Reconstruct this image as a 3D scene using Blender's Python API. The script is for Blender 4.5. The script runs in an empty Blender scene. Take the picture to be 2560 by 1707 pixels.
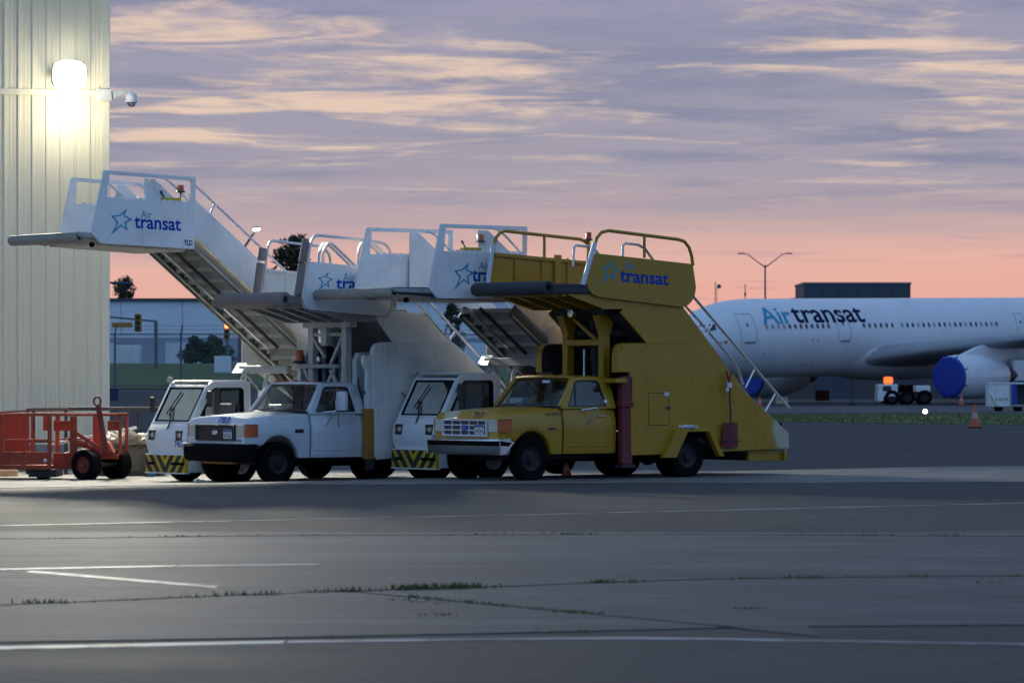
import bpy, bmesh, math, random
from mathutils import Vector, Matrix
R = math.radians
random.seed(7)
SC = bpy.context.scene
COL = SC.collection

# ------------------------------------------------------------------ camera
CAM_H = 1.87
cam_d = bpy.data.cameras.new('camera')
cam = bpy.data.objects.new('camera', cam_d); COL.objects.link(cam)
cam.location = (0, 0, CAM_H)
cam_d.sensor_width = 36.0
cam_d.lens = 36.0 * 9252.0 / 2560.0
cam.rotation_euler = (R(90) + math.atan((939.0 - 853.5) / 9252.0), 0, 0)
cam_d.clip_start = 0.5; cam_d.clip_end = 9000
cam_d.dof.use_dof = True
cam_d.dof.focus_distance = 67.5
cam_d.dof.aperture_fstop = 4.0
SC.camera = cam

# ------------------------------------------------------------------ view / render
SC.view_settings.view_transform = 'Standard'
SC.view_settings.look = 'None'
SC.view_settings.exposure = 0.0
SC.view_settings.gamma = 1.0
SC.view_settings.use_curve_mapping = False
SC.render.engine = 'CYCLES'
SC.cycles.use_denoising = True
SC.cycles.max_bounces = 6
SC.cycles.diffuse_bounces = 3
SC.cycles.glossy_bounces = 3
SC.cycles.transparent_max_bounces = 12
SC.cycles.sample_clamp_indirect = 6.0

def lin(r, g, b):
    f = lambda c: (c / 255 / 12.92) if c / 255 <= 0.04045 else ((c / 255 + 0.055) / 1.055) ** 2.4
    return (f(r), f(g), f(b), 1.0)

# ------------------------------------------------------------------ sky
class NT:
    def __init__(s, tree): s.t = tree; s.n = tree.nodes; s.l = tree.links
    def node(s, typ, **kw):
        n = s.n.new(typ)
        for k, v in kw.items(): setattr(n, k, v)
        return n
    def put(s, sock, val):
        if hasattr(val, 'links') or hasattr(val, 'is_output'): s.l.new(val, sock)
        else: sock.default_value = val
    def math(s, op, a, b=0.0, c=0.0, clamp=False):
        n = s.node('ShaderNodeMath', operation=op); n.use_clamp = clamp
        s.put(n.inputs[0], a); s.put(n.inputs[1], b); s.put(n.inputs[2], c)
        return n.outputs[0]
    def smooth(s, x, lo, hi):
        n = s.node('ShaderNodeMapRange'); n.interpolation_type = 'SMOOTHSTEP'
        s.put(n.inputs[0], x); n.inputs[1].default_value = lo; n.inputs[2].default_value = hi
        n.inputs[3].default_value = 0; n.inputs[4].default_value = 1
        return n.outputs[0]
    def mix(s, f, a, b, blend='MIX'):
        n = s.node('ShaderNodeMix', data_type='RGBA', blend_type=blend)
        s.put(n.inputs[0], f); s.put(n.inputs[6], a); s.put(n.inputs[7], b)
        return n.outputs[2]
    def ramp(s, x, stops, interp='LINEAR'):
        n = s.node('ShaderNodeValToRGB'); r = n.color_ramp; r.interpolation = interp
        while len(r.elements) < len(stops): r.elements.new(0.5)
        for e, (p, c) in zip(r.elements, stops): e.position = p; e.color = c
        s.put(n.inputs[0], x)
        return n.outputs[0]
    def noise(s, vec, scale, detail=4, rough=0.5, dist=0.0):
        n = s.node('ShaderNodeTexNoise')
        s.put(n.inputs['Vector'], vec); n.inputs['Scale'].default_value = scale
        n.inputs['Detail'].default_value = detail; n.inputs['Roughness'].default_value = rough
        n.inputs['Distortion'].default_value = dist
        return n.outputs['Fac']
    def xyz(s, v):
        n = s.node('ShaderNodeSeparateXYZ'); s.put(n.inputs[0], v); return n.outputs
    def vec(s, x, y, z):
        n = s.node('ShaderNodeCombineXYZ'); s.put(n.inputs[0], x); s.put(n.inputs[1], y); s.put(n.inputs[2], z)
        return n.outputs[0]

world = bpy.data.worlds.new('World'); SC.world = world; world.use_nodes = True
W = NT(world.node_tree); W.n.clear()
tc = W.node('ShaderNodeTexCoord')
dx, dy, dz = W.xyz(tc.outputs['Generated'])
up = W.math('MAXIMUM', dz, 0.0)
den = W.math('ADD', up, 0.020)
cu = W.math('MULTIPLY', W.math('DIVIDE', dx, den), 0.85)
cv = W.math('DIVIDE', dy, den)
warp = W.noise(W.vec(cu, cv, 4.0), 0.8, 3, 0.5)
cvec2 = W.vec(W.math('ADD', cu, W.math('MULTIPLY', warp, 1.3)), W.math('ADD', cv, W.math('MULTIPLY', warp, 1.5)), 0.0)
n1 = W.noise(cvec2, 1.35, 9, 0.55, 0.35)
n2 = W.noise(W.vec(W.math('MULTIPLY', cu, 0.5), W.math('MULTIPLY', cv, 0.5), 9.0), 0.9, 3, 0.5)
n3 = W.noise(W.vec(W.math('ADD', cu, W.math('MULTIPLY', warp, 0.9)), W.math('ADD', cv, W.math('MULTIPLY', warp, 0.9)), 2.0), 1.3, 7, 0.60, 0.3)
az = W.math('DIVIDE', dx, W.math('MAXIMUM', dy, 0.05)); elv = W.math('DIVIDE', dz, W.math('MAXIMUM', dy, 0.05))
def lobe(a, e, sa, se, k):
    p = W.math('POWER', W.math('MULTIPLY', W.math('SUBTRACT', az, a), 1 / sa), 2.0); q = W.math('POWER', W.math('MULTIPLY', W.math('SUBTRACT', elv, e), 1 / se), 2.0)
    return W.math('MULTIPLY', W.math('EXPONENT', W.math('MULTIPLY', W.math('ADD', p, q), -1.0)), k)
# where the deck is thin: broad breaks in the west
thin = W.math('ADD', lobe(-0.088, 0.0925, 0.050, 0.0055, 0.17), lobe(-0.055, 0.0770, 0.055, 0.0062, 0.19))
for l in (lobe(-0.094, 0.0660, 0.026, 0.0026, 0.19), lobe(0.098, 0.0900, 0.065, 0.0034, 0.17), lobe(0.035, 0.0835, 0.05, 0.0025, 0.10), lobe(0.0, 0.102, 0.03, 0.002, 0.2), lobe(0.13, 0.072, 0.02, 0.003, 0.08), lobe(-0.3, 0.08, 0.12, 0.02, 0.12), lobe(0.4, 0.10, 0.14, 0.02, 0.12)):
    thin = W.math('ADD', thin, l)
# elevation colours of the western dusk sky, clear glow low down, mauve cloud deck above
el = W.math('ADD', W.math('MULTIPLY', up, 8.0), W.math('MULTIPLY', W.math('SUBTRACT', n2, 0.5), 0.10))
el = W.math('ADD', el, W.math('MULTIPLY', W.math('MINIMUM', W.math('MAXIMUM', az, -0.3), 0.3), -0.16))
glow = W.ramp(el, [(0.0, lin(222, 164, 154)), (0.17, lin(237, 176, 161)), (0.235, lin(232, 181, 167)), (0.29, lin(212, 176, 171)),
                   (0.345, lin(187, 167, 173)), (0.44, lin(168, 161, 175)), (0.60, lin(162, 159, 176)), (0.82, lin(156, 155, 180)), (1.0, lin(149, 152, 183))])
n4 = W.noise(W.vec(W.math('MULTIPLY', cu, 1.5), W.math('ADD', cv, W.math('MULTIPLY', warp, 1.2)), 6.0), 3.4, 6, 0.62, 0.5)
gap = W.smooth(W.math('ADD', W.math('ADD', n1, W.math('MULTIPLY', thin, 0.85)), W.math('MULTIPLY', W.math('SUBTRACT', n4, 0.5), 0.42)), 0.51, 0.74)
gap = W.math('MULTIPLY', gap, W.smooth(up, 0.040, 0.062))
shade = W.smooth(n3, 0.42, 0.68)
deckband = W.smooth(up, 0.034, 0.06)
base = W.mix(W.math('MULTIPLY', W.math('MULTIPLY', shade, deckband), 0.75), glow, lin(130, 136, 164))
lowst = W.math('MULTIPLY', W.math('MULTIPLY', W.smooth(n1, 0.56, 0.70), W.math('SUBTRACT', 1.0, W.smooth(up, 0.03, 0.05))), 0.35)
base = W.mix(lowst, base, lin(184, 146, 162))
west = W.mix(W.math('MULTIPLY', gap, 0.92), base, lin(236, 207, 186))
high = W.ramp(W.math('ADD', W.math('MULTIPLY', up, 1.0), W.math('MULTIPLY', W.math('SUBTRACT', n3, 0.5), 0.15)),
              [(0.0, lin(149, 152, 180)), (0.25, lin(138, 160, 200)), (1.0, lin(132, 168, 216))])
west = W.mix(W.smooth(up, 0.11, 0.3), west, high)
east = W.ramp(up, [(0.0, lin(130, 162, 202)), (0.1, lin(136, 177, 228)), (0.4, lin(138, 179, 230)), (1.0, lin(132, 168, 216))])
skycol = W.mix(W.smooth(dy, -0.5, 0.75), east, west)
bg = W.node('ShaderNodeBackground'); W.put(bg.inputs[0], skycol); bg.inputs[1].default_value = 0.97
sky = W.node('ShaderNodeTexSky', sky_type='NISHITA'); sky.sun_disc = False
sky.sun_elevation = R(-3.0); sky.sun_rotation = R(-8.0)
bg2 = W.node('ShaderNodeBackground'); W.put(bg2.inputs[0], sky.outputs[0]); bg2.inputs[1].default_value = 0.008
add = W.node('ShaderNodeAddShader'); W.l.new(bg.outputs[0], add.inputs[0]); W.l.new(bg2.outputs[0], add.inputs[1])
out = W.node('ShaderNodeOutputWorld'); W.l.new(add.outputs[0], out.inputs[0])

# ------------------------------------------------------------------ materials
def new_mat(name):
    m = bpy.data.materials.new(name); m.use_nodes = True
    N = NT(m.node_tree); N.n.clear()
    o = N.node('ShaderNodeOutputMaterial'); b = N.node('ShaderNodeBsdfPrincipled')
    N.l.new(b.outputs[0], o.inputs[0])
    return m, N, b
def paint(name, col, rough=0.4, metal=0.0, dirt=0.25, dirtcol=(0.09, 0.075, 0.055, 1), scale=1.6, bump=0.0, spec=0.5, streak=True, coat=0.0):
    """painted or plain surface: colour drift, grime in blotches and run-down streaks, uneven gloss"""
    m, N, b = new_mat(name)
    t = N.node('ShaderNodeTexCoord').outputs['Object']
    x, y, z = N.xyz(t)
    nb = N.noise(t, scale, 6, 0.62)
    ns = N.noise(N.vec(N.math('MULTIPLY', x, 7.0), N.math('MULTIPLY', y, 7.0), N.math('MULTIPLY', z, 0.5)), 1.3, 4, 0.55)
    f = N.math('MULTIPLY', N.smooth(nb, 0.46, 0.78), dirt)
    if streak: f = N.math('ADD', f, N.math('MULTIPLY', N.smooth(ns, 0.5, 0.8), dirt * 0.6), clamp=True)
    c4 = (col[0], col[1], col[2], 1)
    nr = N.math('MULTIPLY', N.smooth(N.noise(N.vec(N.math('MULTIPLY', x, 10.0), N.math('MULTIPLY', y, 10.0), N.math('MULTIPLY', z, 0.7)), 1.1, 5, 0.62), 0.63, 0.76), min(0.6, dirt * 1.6) if streak else 0.0)
    drift = N.mix(N.noise(t, 0.7, 3), tuple(c * 0.9 for c in c4[:3]) + (1,), tuple(min(1, c * 1.06) for c in c4[:3]) + (1,))
    N.put(b.inputs['Base Color'], N.mix(nr, N.mix(f, drift, dirtcol), (0.13, 0.075, 0.04, 1)) if streak and dirt >= 0.2 else N.mix(f, drift, dirtcol))
    N.put(b.inputs['Roughness'], N.math('ADD', rough, N.math('MULTIPLY', N.math('SUBTRACT', nb, 0.4), 0.25), clamp=True))
    b.inputs['Metallic'].default_value = metal
    b.inputs['Specular IOR Level'].default_value = spec
    if coat: b.inputs['Coat Weight'].default_value = coat; b.inputs['Coat Roughness'].default_value = 0.12
    if bump:
        bn = N.node('ShaderNodeBump'); bn.inputs['Strength'].default_value = bump; bn.inputs['Distance'].default_value = 0.02
        N.put(bn.inputs['Height'], N.noise(t, 38.0, 5, 0.6)); N.l.new(bn.outputs[0], b.inputs['Normal'])
    return m
def plain(name, col, rough=0.5, metal=0.0, **k): return paint(name, col, rough, metal, dirt=k.pop('dirt', 0.12), **k)
def glow_mat(name, col, strength):
    m, N, b = new_mat(name)
    b.inputs['Base Color'].default_value = (*col, 1); b.inputs['Emission Color'].default_value = (*col, 1)
    b.inputs['Emission Strength'].default_value = strength; b.inputs['Roughness'].default_value = 0.3
    return m
def glass_mat(name, tint=(0.90, 0.94, 0.94), reflect=0.07):
    m = bpy.data.materials.new(name); m.use_nodes = True; N = NT(m.node_tree); N.n.clear()
    o = N.node('ShaderNodeOutputMaterial'); tr = N.node('ShaderNodeBsdfTransparent'); tr.inputs[0].default_value = (*tint, 1)
    g = N.node('ShaderNodeBsdfGlossy'); g.inputs['Roughness'].default_value = 0.06; g.inputs[0].default_value = (0.9, 0.9, 0.9, 1)
    t = N.node('ShaderNodeTexCoord').outputs['Object']
    d = N.node('ShaderNodeBsdfDiffuse'); d.inputs[0].default_value = (0.35, 0.34, 0.30, 1)
    fr = N.node('ShaderNodeFresnel'); fr.inputs[0].default_value = 1.45
    mx = N.node('ShaderNodeMixShader'); N.put(mx.inputs[0], N.math('ADD', N.math('MULTIPLY', fr.outputs[0], 0.9), reflect - 0.04, clamp=True))
    N.l.new(tr.outputs[0], mx.inputs[1]); N.l.new(g.outputs[0], mx.inputs[2])
    m2 = N.node('ShaderNodeMixShader'); N.put(m2.inputs[0], N.math('MULTIPLY', N.smooth(N.noise(t, 3.5, 5, 0.6), 0.45, 0.8), 0.16))
    N.l.new(mx.outputs[0], m2.inputs[1]); N.l.new(d.outputs[0], m2.inputs[2]); N.l.new(m2.outputs[0], o.inputs[0])
    return m

M = {}
M['white'] = paint('white_paint', (0.80, 0.80, 0.80), 0.38, dirt=0.20, coat=0.2)
M['white_old'] = paint('old_white_paint', (0.74, 0.73, 0.69), 0.5, dirt=0.26)
M['pickup_white'] = paint('pickup_white_paint', (0.62, 0.65, 0.69), 0.34, dirt=0.2, coat=0.35)
M['grey'] = paint('grey_steel', (0.34, 0.35, 0.34), 0.5, 0.25, dirt=0.4)
M['grey_dark'] = paint('dark_grey_steel', (0.10, 0.105, 0.10), 0.5, 0.1, dirt=0.4)
M['pale'] = paint('pale_steel', (0.52, 0.51, 0.47), 0.5, 0.1, dirt=0.45)
M['dark'] = paint('dark_steel', (0.026, 0.026, 0.028), 0.6, dirt=0.15, dirtcol=(0.05, 0.045, 0.04, 1))
M['black'] = paint('black_rubber', (0.006, 0.006, 0.007), 0.92, dirt=0.12, dirtcol=(0.02, 0.019, 0.018, 1), bump=0.3, streak=False, spec=0.06)
M['trim'] = paint('black_trim', (0.02, 0.02, 0.022), 0.45, dirt=0.1)
M['interior'] = paint('dark_interior', (0.16, 0.16, 0.155), 0.8, dirt=0.1)
M['chrome'] = paint('chrome', (0.72, 0.73, 0.75), 0.2, 1.0, dirt=0.15)
M['rail'] = paint('steel_tube', (0.62, 0.62, 0.64), 0.3, 0.85, dirt=0.15)
M['foam'] = paint('grey_foam_bumper', (0.23, 0.19, 0.175), 0.85, dirt=0.35, bump=0.3)
M['foam_pale'] = paint('pale_rubber_bumper', (0.29, 0.262, 0.225), 0.6, dirt=0.4)
M['foam_dark'] = paint('dark_foam_bumper', (0.035, 0.04, 0.05), 0.8, dirt=0.2)
M['hub'] = paint('wheel_rim', (0.46, 0.46, 0.44), 0.5, 0.2, dirt=0.4)
M['hub_dark'] = paint('dark_rim', (0.010, 0.010, 0.012), 0.7, 0.0, dirt=0.3)
M['hub_red'] = paint('red_rim', (0.20, 0.025, 0.014), 0.6, dirt=0.4)
M['amber'] = glow_mat('amber_lens', (0.9, 0.27, 0.02), 0.12)
M['amber_glass'] = paint('amber_plastic', (0.52, 0.105, 0.022), 0.25, dirt=0.15)
M['red_lens'] = paint('red_plastic', (0.5, 0.05, 0.02), 0.3, dirt=0.1)
M['lens'] = paint('headlamp_lens', (0.50, 0.50, 0.42), 0.18, dirt=0.25)
M['blue_ink'] = plain('blue_ink', (0.005, 0.065, 0.40), 0.85, spec=0.08)
M['navy_ink'] = plain('navy_ink', (0.008, 0.012, 0.05), 0.85, spec=0.08)
M['sky_ink'] = plain('light_blue_ink', (0.05, 0.33, 0.52), 0.85, spec=0.08)
M['purple_ink'] = plain('purple_ink', (0.025, 0.008, 0.07), 0.85, spec=0.08)
M['dark_ink'] = plain('dark_ink', (0.03, 0.03, 0.035), 0.85, spec=0.08)
M['plate'] = plain('plate_white', (0.6, 0.62, 0.68), 0.5)
M['haz_y'] = paint('hazard_yellow', (0.62, 0.42, 0.01), 0.5, dirt=0.35)
M['haz_k'] = paint('hazard_black', (0.03, 0.025, 0.022), 0.6, dirt=0.2)
M['orange_paint'] = paint('orange_leg_paint', (0.40, 0.17, 0.02), 0.5, dirt=0.45)
M['red_paint'] = paint('dark_red_paint', (0.15, 0.014, 0.022), 0.6, dirt=0.4)
M['orange'] = paint('cart_orange', (0.31, 0.040, 0.010), 0.55, dirt=0.5, dirtcol=(0.07, 0.016, 0.010, 1), scale=2.4)
M['glass'] = glass_mat('cab_glass')
M['glass_dark'] = glass_mat('door_glass', (0.52, 0.58, 0.62), 0.10)
M['ground_white'] = None

def yellow_body():
    m, N, b = new_mat('mustard_paint')
    t = N.node('ShaderNodeTexCoord').outputs['Object']
    x, y, z = N.xyz(t)
    nb = N.noise(t, 2.2, 6, 0.62)
    col = N.mix(N.noise(t, 0.8, 4), (0.34, 0.178, 0.003, 1), (0.41, 0.222, 0.004, 1))
    def blot(cx, cy, cz, sx, sy, sz):
        d = N.math('ADD', N.math('ADD', N.math('POWER', N.math('MULTIPLY', N.math('SUBTRACT', x, cx), 1 / sx), 2.0),
            N.math('POWER', N.math('MULTIPLY', N.math('SUBTRACT', y, cy), 1 / sy), 2.0)), N.math('POWER', N.math('MULTIPLY', N.math('SUBTRACT', z, cz), 1 / sz), 2.0))
        return N.math('SUBTRACT', 1.0, N.smooth(N.math('ADD', d, N.math('MULTIPLY', N.math('SUBTRACT', nb, 0.5), 1.6)), 0.55, 1.25))
    f = N.math('MAXIMUM', blot(0.45, -0.42, 1.22, 0.36, 0.30, 0.4), blot(-6.18, 1.12, 0.80, 0.40, 0.4, 0.36))
    col = N.mix(N.math('MULTIPLY', f, 0.85), col, (0.46, 0.46, 0.36, 1))
    g = N.math('MULTIPLY', N.smooth(nb, 0.5, 0.8), 0.35)
    col = N.mix(g, col, (0.12, 0.08, 0.02, 1))
    stk = N.smooth(N.noise(N.vec(N.math('MULTIPLY', x, 9.0), N.math('MULTIPLY', y, 9.0), N.math('MULTIPLY', z, 0.45)), 1.0, 5, 0.6), 0.58, 0.74)
    col = N.mix(N.math('MULTIPLY', stk, 0.45), col, (0.16, 0.085, 0.012, 1))
    rust = N.smooth(N.noise(t, 9.0, 3, 0.5), 0.735, 0.77)
    col = N.mix(N.math('MULTIPLY', rust, 0.8), col, (0.06, 0.03, 0.015, 1))
    N.put(b.inputs['Base Color'], col)
    N.put(b.inputs['Roughness'], N.math('ADD', 0.36, N.math('MULTIPLY', nb, 0.2)))
    b.inputs['Coat Weight'].default_value = 0.2
    return m
M['yellow'] = yellow_body()

# ------------------------------------------------------------------ mesh helpers
def bez(a, b, t): return tuple(a[i] + (b[i] - a[i]) * t for i in range(len(a)))
class MB:
    def __init__(s): s.v = []; s.f = []
    def add(s, vs, fs):
        n = len(s.v); s.v += [tuple(v) for v in vs]; s.f += [tuple(i + n for i in f) for f in fs]; return s
    def box(s, lo, hi):
        x0, y0, z0 = lo; x1, y1, z1 = hi
        return s.add([(x0, y0, z0), (x1, y0, z0), (x1, y1, z0), (x0, y1, z0), (x0, y0, z1), (x1, y0, z1), (x1, y1, z1), (x0, y1, z1)],
                     [(0, 3, 2, 1), (4, 5, 6, 7), (0, 1, 5, 4), (1, 2, 6, 5), (2, 3, 7, 6), (3, 0, 4, 7)])
    def prism(s, poly, a, b, axis='y'):
        k = len(poly)
        def p(q, t): return {'y': (q[0], t, q[1]), 'x': (t, q[0], q[1]), 'z': (q[0], q[1], t)}[axis]
        return s.add([p(q, a) for q in poly] + [p(q, b) for q in poly],
                     [tuple(range(k)), tuple(range(2 * k - 1, k - 1, -1))] + [(i, (i + 1) % k, k + (i + 1) % k, k + i) for i in range(k)])
    def ring(s, outer, inner, a, b, axis='y', fn=None):
        """a flat frame with a hole; outer and inner have the same count"""
        k = len(outer)
        def p(q, t):
            if fn: return fn(q, t)
            return {'y': (q[0], t, q[1]), 'x': (t, q[0], q[1]), 'z': (q[0], q[1], t)}[axis]
        vs = [p(q, a) for q in outer] + [p(q, a) for q in inner] + [p(q, b) for q in outer] + [p(q, b) for q in inner]
        fs = []
        for i in range(k):
            j = (i + 1) % k
            fs += [(i, j, k + j, k + i), (2 * k + i, 3 * k + i, 3 * k + j, 2 * k + j), (i, 2 * k + i, 2 * k + j, j), (k + i, k + j, 3 * k + j, 3 * k + i)]
        return s.add(vs, fs)
    def beam(s, p, q, w, h=None, upv=(0, 0, 1)):
        h = h or w; p = Vector(p); q = Vector(q); d = (q - p).normalized(); u = Vector(upv)
        if abs(d.dot(u)) > 0.98: u = Vector((1, 0, 0))
        r = d.cross(u).normalized(); u = r.cross(d).normalized()
        vs = []
        for c in (p, q):
            for a, b in ((-1, -1), (1, -1), (1, 1), (-1, 1)): vs.append(c + r * a * w / 2 + u * b * h / 2)
        return s.add(vs, [(0, 1, 2, 3), (7, 6, 5, 4), (0, 4, 5, 1), (1, 5, 6, 2), (2, 6, 7, 3), (3, 7, 4, 0)])
    def tube(s, pts, r, n=8, closed=False):
        pts = [Vector(p) for p in pts]; k = len(pts); rings = []; u = None
        for i, p in enumerate(pts):
            if closed: d = (pts[(i + 1) % k] - pts[i - 1])
            else: d = (pts[min(i + 1, k - 1)] - pts[max(i - 1, 0)])
            d.normalize()
            if u is None: u = d.orthogonal().normalized()
            u = (u - d * u.dot(d)).normalized(); w = d.cross(u)
            rr = r[i] if isinstance(r, (list, tuple)) else r
            rings.append([p + (u * math.cos(2 * math.pi * j / n) + w * math.sin(2 * math.pi * j / n)) * rr for j in range(n)])
        vs = [v for g in rings for v in g]; fs = []
        for i in range(k if closed else k - 1):
            a = i * n; b = ((i + 1) % k) * n
            fs += [(a + j, a + (j + 1) % n, b + (j + 1) % n, b + j) for j in range(n)]
        if not closed: fs += [tuple(range(n - 1, -1, -1)), tuple(range((k - 1) * n, k * n))]
        return s.add(vs, fs)
    def lathe(s, prof, n=24, org=(0, 0, 0), axis='y'):
        """prof: (radius, along-axis) pairs"""
        vs = []; fs = []; k = len(prof)
        for j in range(n):
            c, q = math.cos(2 * math.pi * j / n), math.sin(2 * math.pi * j / n)
            for r, h in prof:
                v = {'y': (r * c, h, r * q), 'x': (h, r * c, r * q), 'z': (r * c, r * q, h)}[axis]
                vs.append((v[0] + org[0], v[1] + org[1], v[2] + org[2]))
        for j in range(n):
            a = j * k; b = ((j + 1) % n) * k
            fs += [(a + i, b + i, b + i + 1, a + i + 1) for i in range(k - 1)]
        return s.add(vs, fs)
    def loft(s, secs, cap=True):
        k = len(secs[0]); vs = [p for q in secs for p in q]; fs = []
        for i in range(len(secs) - 1):
            fs += [(i * k + j, i * k + j + 1, (i + 1) * k + j + 1, (i + 1) * k + j) for j in range(k - 1)]
        if cap: fs += [tuple(range(k)), tuple(range((len(secs) - 1) * k + k - 1, (len(secs) - 1) * k - 1, -1))]
        return s.add(vs, fs)
    def grid(s, fn, nu, nv):
        vs = [fn(i / nu, j / nv) for i in range(nu + 1) for j in range(nv + 1)]
        return s.add(vs, [(i * (nv + 1) + j, (i + 1) * (nv + 1) + j, (i + 1) * (nv + 1) + j + 1, i * (nv + 1) + j + 1) for i in range(nu) for j in range(nv)])
    def mesh(s, name, mat=None, bevel=0.0, smooth=False, seg=1, angle=40):
        bm = bmesh.new(); vv = [bm.verts.new(v) for v in s.v]
        for f in s.f:
            try: bm.faces.new([vv[i] for i in f])
            except ValueError: pass
        bmesh.ops.remove_doubles(bm, verts=bm.verts, dist=1e-5)
        bmesh.ops.recalc_face_normals(bm, faces=bm.faces)
        if bevel:
            es = [e for e in bm.edges if len(e.link_faces) == 2 and e.calc_face_angle(0) > R(28)]
            if es: bmesh.ops.bevel(bm, geom=es, offset=bevel, segments=seg, profile=0.6, affect='EDGES', clamp_overlap=True)
        me = bpy.data.meshes.new(name); bm.to_mesh(me); bm.free()
        if mat: me.materials.append(mat)
        if smooth:
            for p in me.polygons: p.use_smooth = True
            try: me.set_sharp_from_angle(angle=R(angle))
            except Exception: pass
        return me
    def build(s, name, mat, parent=None, bevel=0.0, smooth=False, label=None, seg=1, angle=40, loc=None):
        me = s.mesh(name, mat, bevel, smooth, seg, angle)
        return link(name, me, parent, label, loc)
def link(name, me, parent=None, label=None, loc=None):
    o = bpy.data.objects.new(name, me); COL.objects.link(o)
    if parent: o.parent = parent
    if loc: o.location = loc
    if label: o['label'] = label
    return o
def thing(name, label, cat, loc=(0, 0, 0), rz=0.0, group=None, ry=0.0):
    o = bpy.data.objects.new(name, None); COL.objects.link(o); o.empty_display_size = 0.3
    o.location = loc; o.rotation_euler = (0, ry, rz); o['label'] = label; o['category'] = cat
    if group: o['group'] = group
    return o
def tag(o, label, cat, group=None):
    o['label'] = label; o['category'] = cat
    if group: o['group'] = group
    return o
def structure(o): o['kind'] = 'structure'; return o
def copy_tree(o, parent=None):
    c = o.copy(); COL.objects.link(c)
    if parent: c.parent = parent
    for ch in o.children: copy_tree(ch, c)
    return c
def text_geo(s, size, bold=0.0, shear=0.0, space=1.0):
    c = bpy.data.curves.new('text', 'FONT'); c.body = s; c.size = size; c.offset = bold * size; c.shear = shear; c.resolution_u = 3
    c.space_character = space
    o = bpy.data.objects.new('text', c); me = bpy.data.meshes.new_from_object(o)
    vs = [(v.co.x, v.co.y) for v in me.vertices]; fs = [tuple(p.vertices) for p in me.polygons]
    bpy.data.objects.remove(o); bpy.data.meshes.remove(me); bpy.data.curves.remove(c)
    return vs, fs
def lettering(parent, s, mat, org, right, upv, height, width=None, bold=0.0, shear=0.0, name='lettering', lift=0.003, space=1.0):
    """flat print; height is the letters' real height and width their total run"""
    vs, fs = text_geo(s, 1.0, bold, shear, space)
    x0 = min(v[0] for v in vs); x1 = max(v[0] for v in vs); y0 = min(v[1] for v in vs); y1 = max(v[1] for v in vs)
    ky = height / (y1 - y0); kx = width / (x1 - x0) if width else ky
    r = Vector(right).normalized(); u = Vector(upv).normalized(); n = r.cross(u); o = Vector(org)
    mb = MB(); mb.add([o + r * (v[0] - x0) * kx + u * (v[1] - y0) * ky + n * lift for v in vs], fs)
    return mb.build(name, mat, parent)
# ------------------------------------------------------------------ ground
def sm(a, b, x):
    t = max(0.0, min(1.0, (x - a) / (b - a))); return t * t * (3 - 2 * t)
def gz(x, y):
    """the apron falls away by 18 cm behind the parked trucks; a bank rises behind the hangar"""
    q = 0.643 * x - 0.766 * y
    z = -0.18 * sm(0.0, 7.5, -51.5 - q)
    bank = 1.44 * sm(118, 166, y) + 1.24 * sm(168, 200, y)
    return z + bank * (1 - sm(-1.0, 7.0, x))
def ground_material():
    m, N, b = new_mat('asphalt')
    t = N.node('ShaderNodeTexCoord').outputs['Object']
    x, y, z = N.xyz(t)
    big = N.noise(t, 0.12, 5, 0.6)
    med = N.noise(N.vec(N.math('MULTIPLY', x, 0.35), y, z), 0.8, 6, 0.65, 0.4)
    fine = N.noise(N.vec(N.math('MULTIPLY', x, 0.5), y, z), 9.0, 4, 0.75)
    f = N.math('ADD', N.math('MULTIPLY', big, 0.5), N.math('MULTIPLY', med, 0.5))
    c = N.ramp(f, [(0.30, (0.042, 0.041, 0.041, 1)), (0.48, (0.062, 0.060, 0.058, 1)), (0.66, (0.095, 0.091, 0.085, 1))])
    c = N.mix(N.math('MULTIPLY', N.smooth(fine, 0.35, 0.65), 0.7), c, (0.036, 0.035, 0.034, 1))
    lane = N.smooth(N.noise(N.vec(N.math('MULTIPLY', x, 0.05), N.math('MULTIPLY', y, 0.9), 3.0), 1.0, 6, 0.6, 0.5), 0.42, 0.62)
    c = N.mix(N.math('MULTIPLY', lane, 0.5), c, (0.036, 0.036, 0.036, 1))
    oil = N.smooth(N.noise(t, 0.55, 4, 0.55, 0.6), 0.60, 0.72)
    c = N.mix(N.math('MULTIPLY', oil, 0.5), c, (0.03, 0.03, 0.034, 1))
    N.put(b.inputs['Base Color'], c)
    N.put(b.inputs['Roughness'], N.math('ADD', 0.62, N.math('MULTIPLY', med, 0.25)))
    b.inputs['Specular IOR Level'].default_value = 0.14
    bn = N.node('ShaderNodeBump'); bn.inputs['Strength'].default_value = 0.7; bn.inputs['Distance'].default_value = 0.012
    N.put(bn.inputs['Height'], N.math('ADD', N.noise(t, 45.0, 3, 0.7), N.math('MULTIPLY', med, 1.5))); N.l.new(bn.outputs[0], b.inputs['Normal'])
    return m
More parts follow.
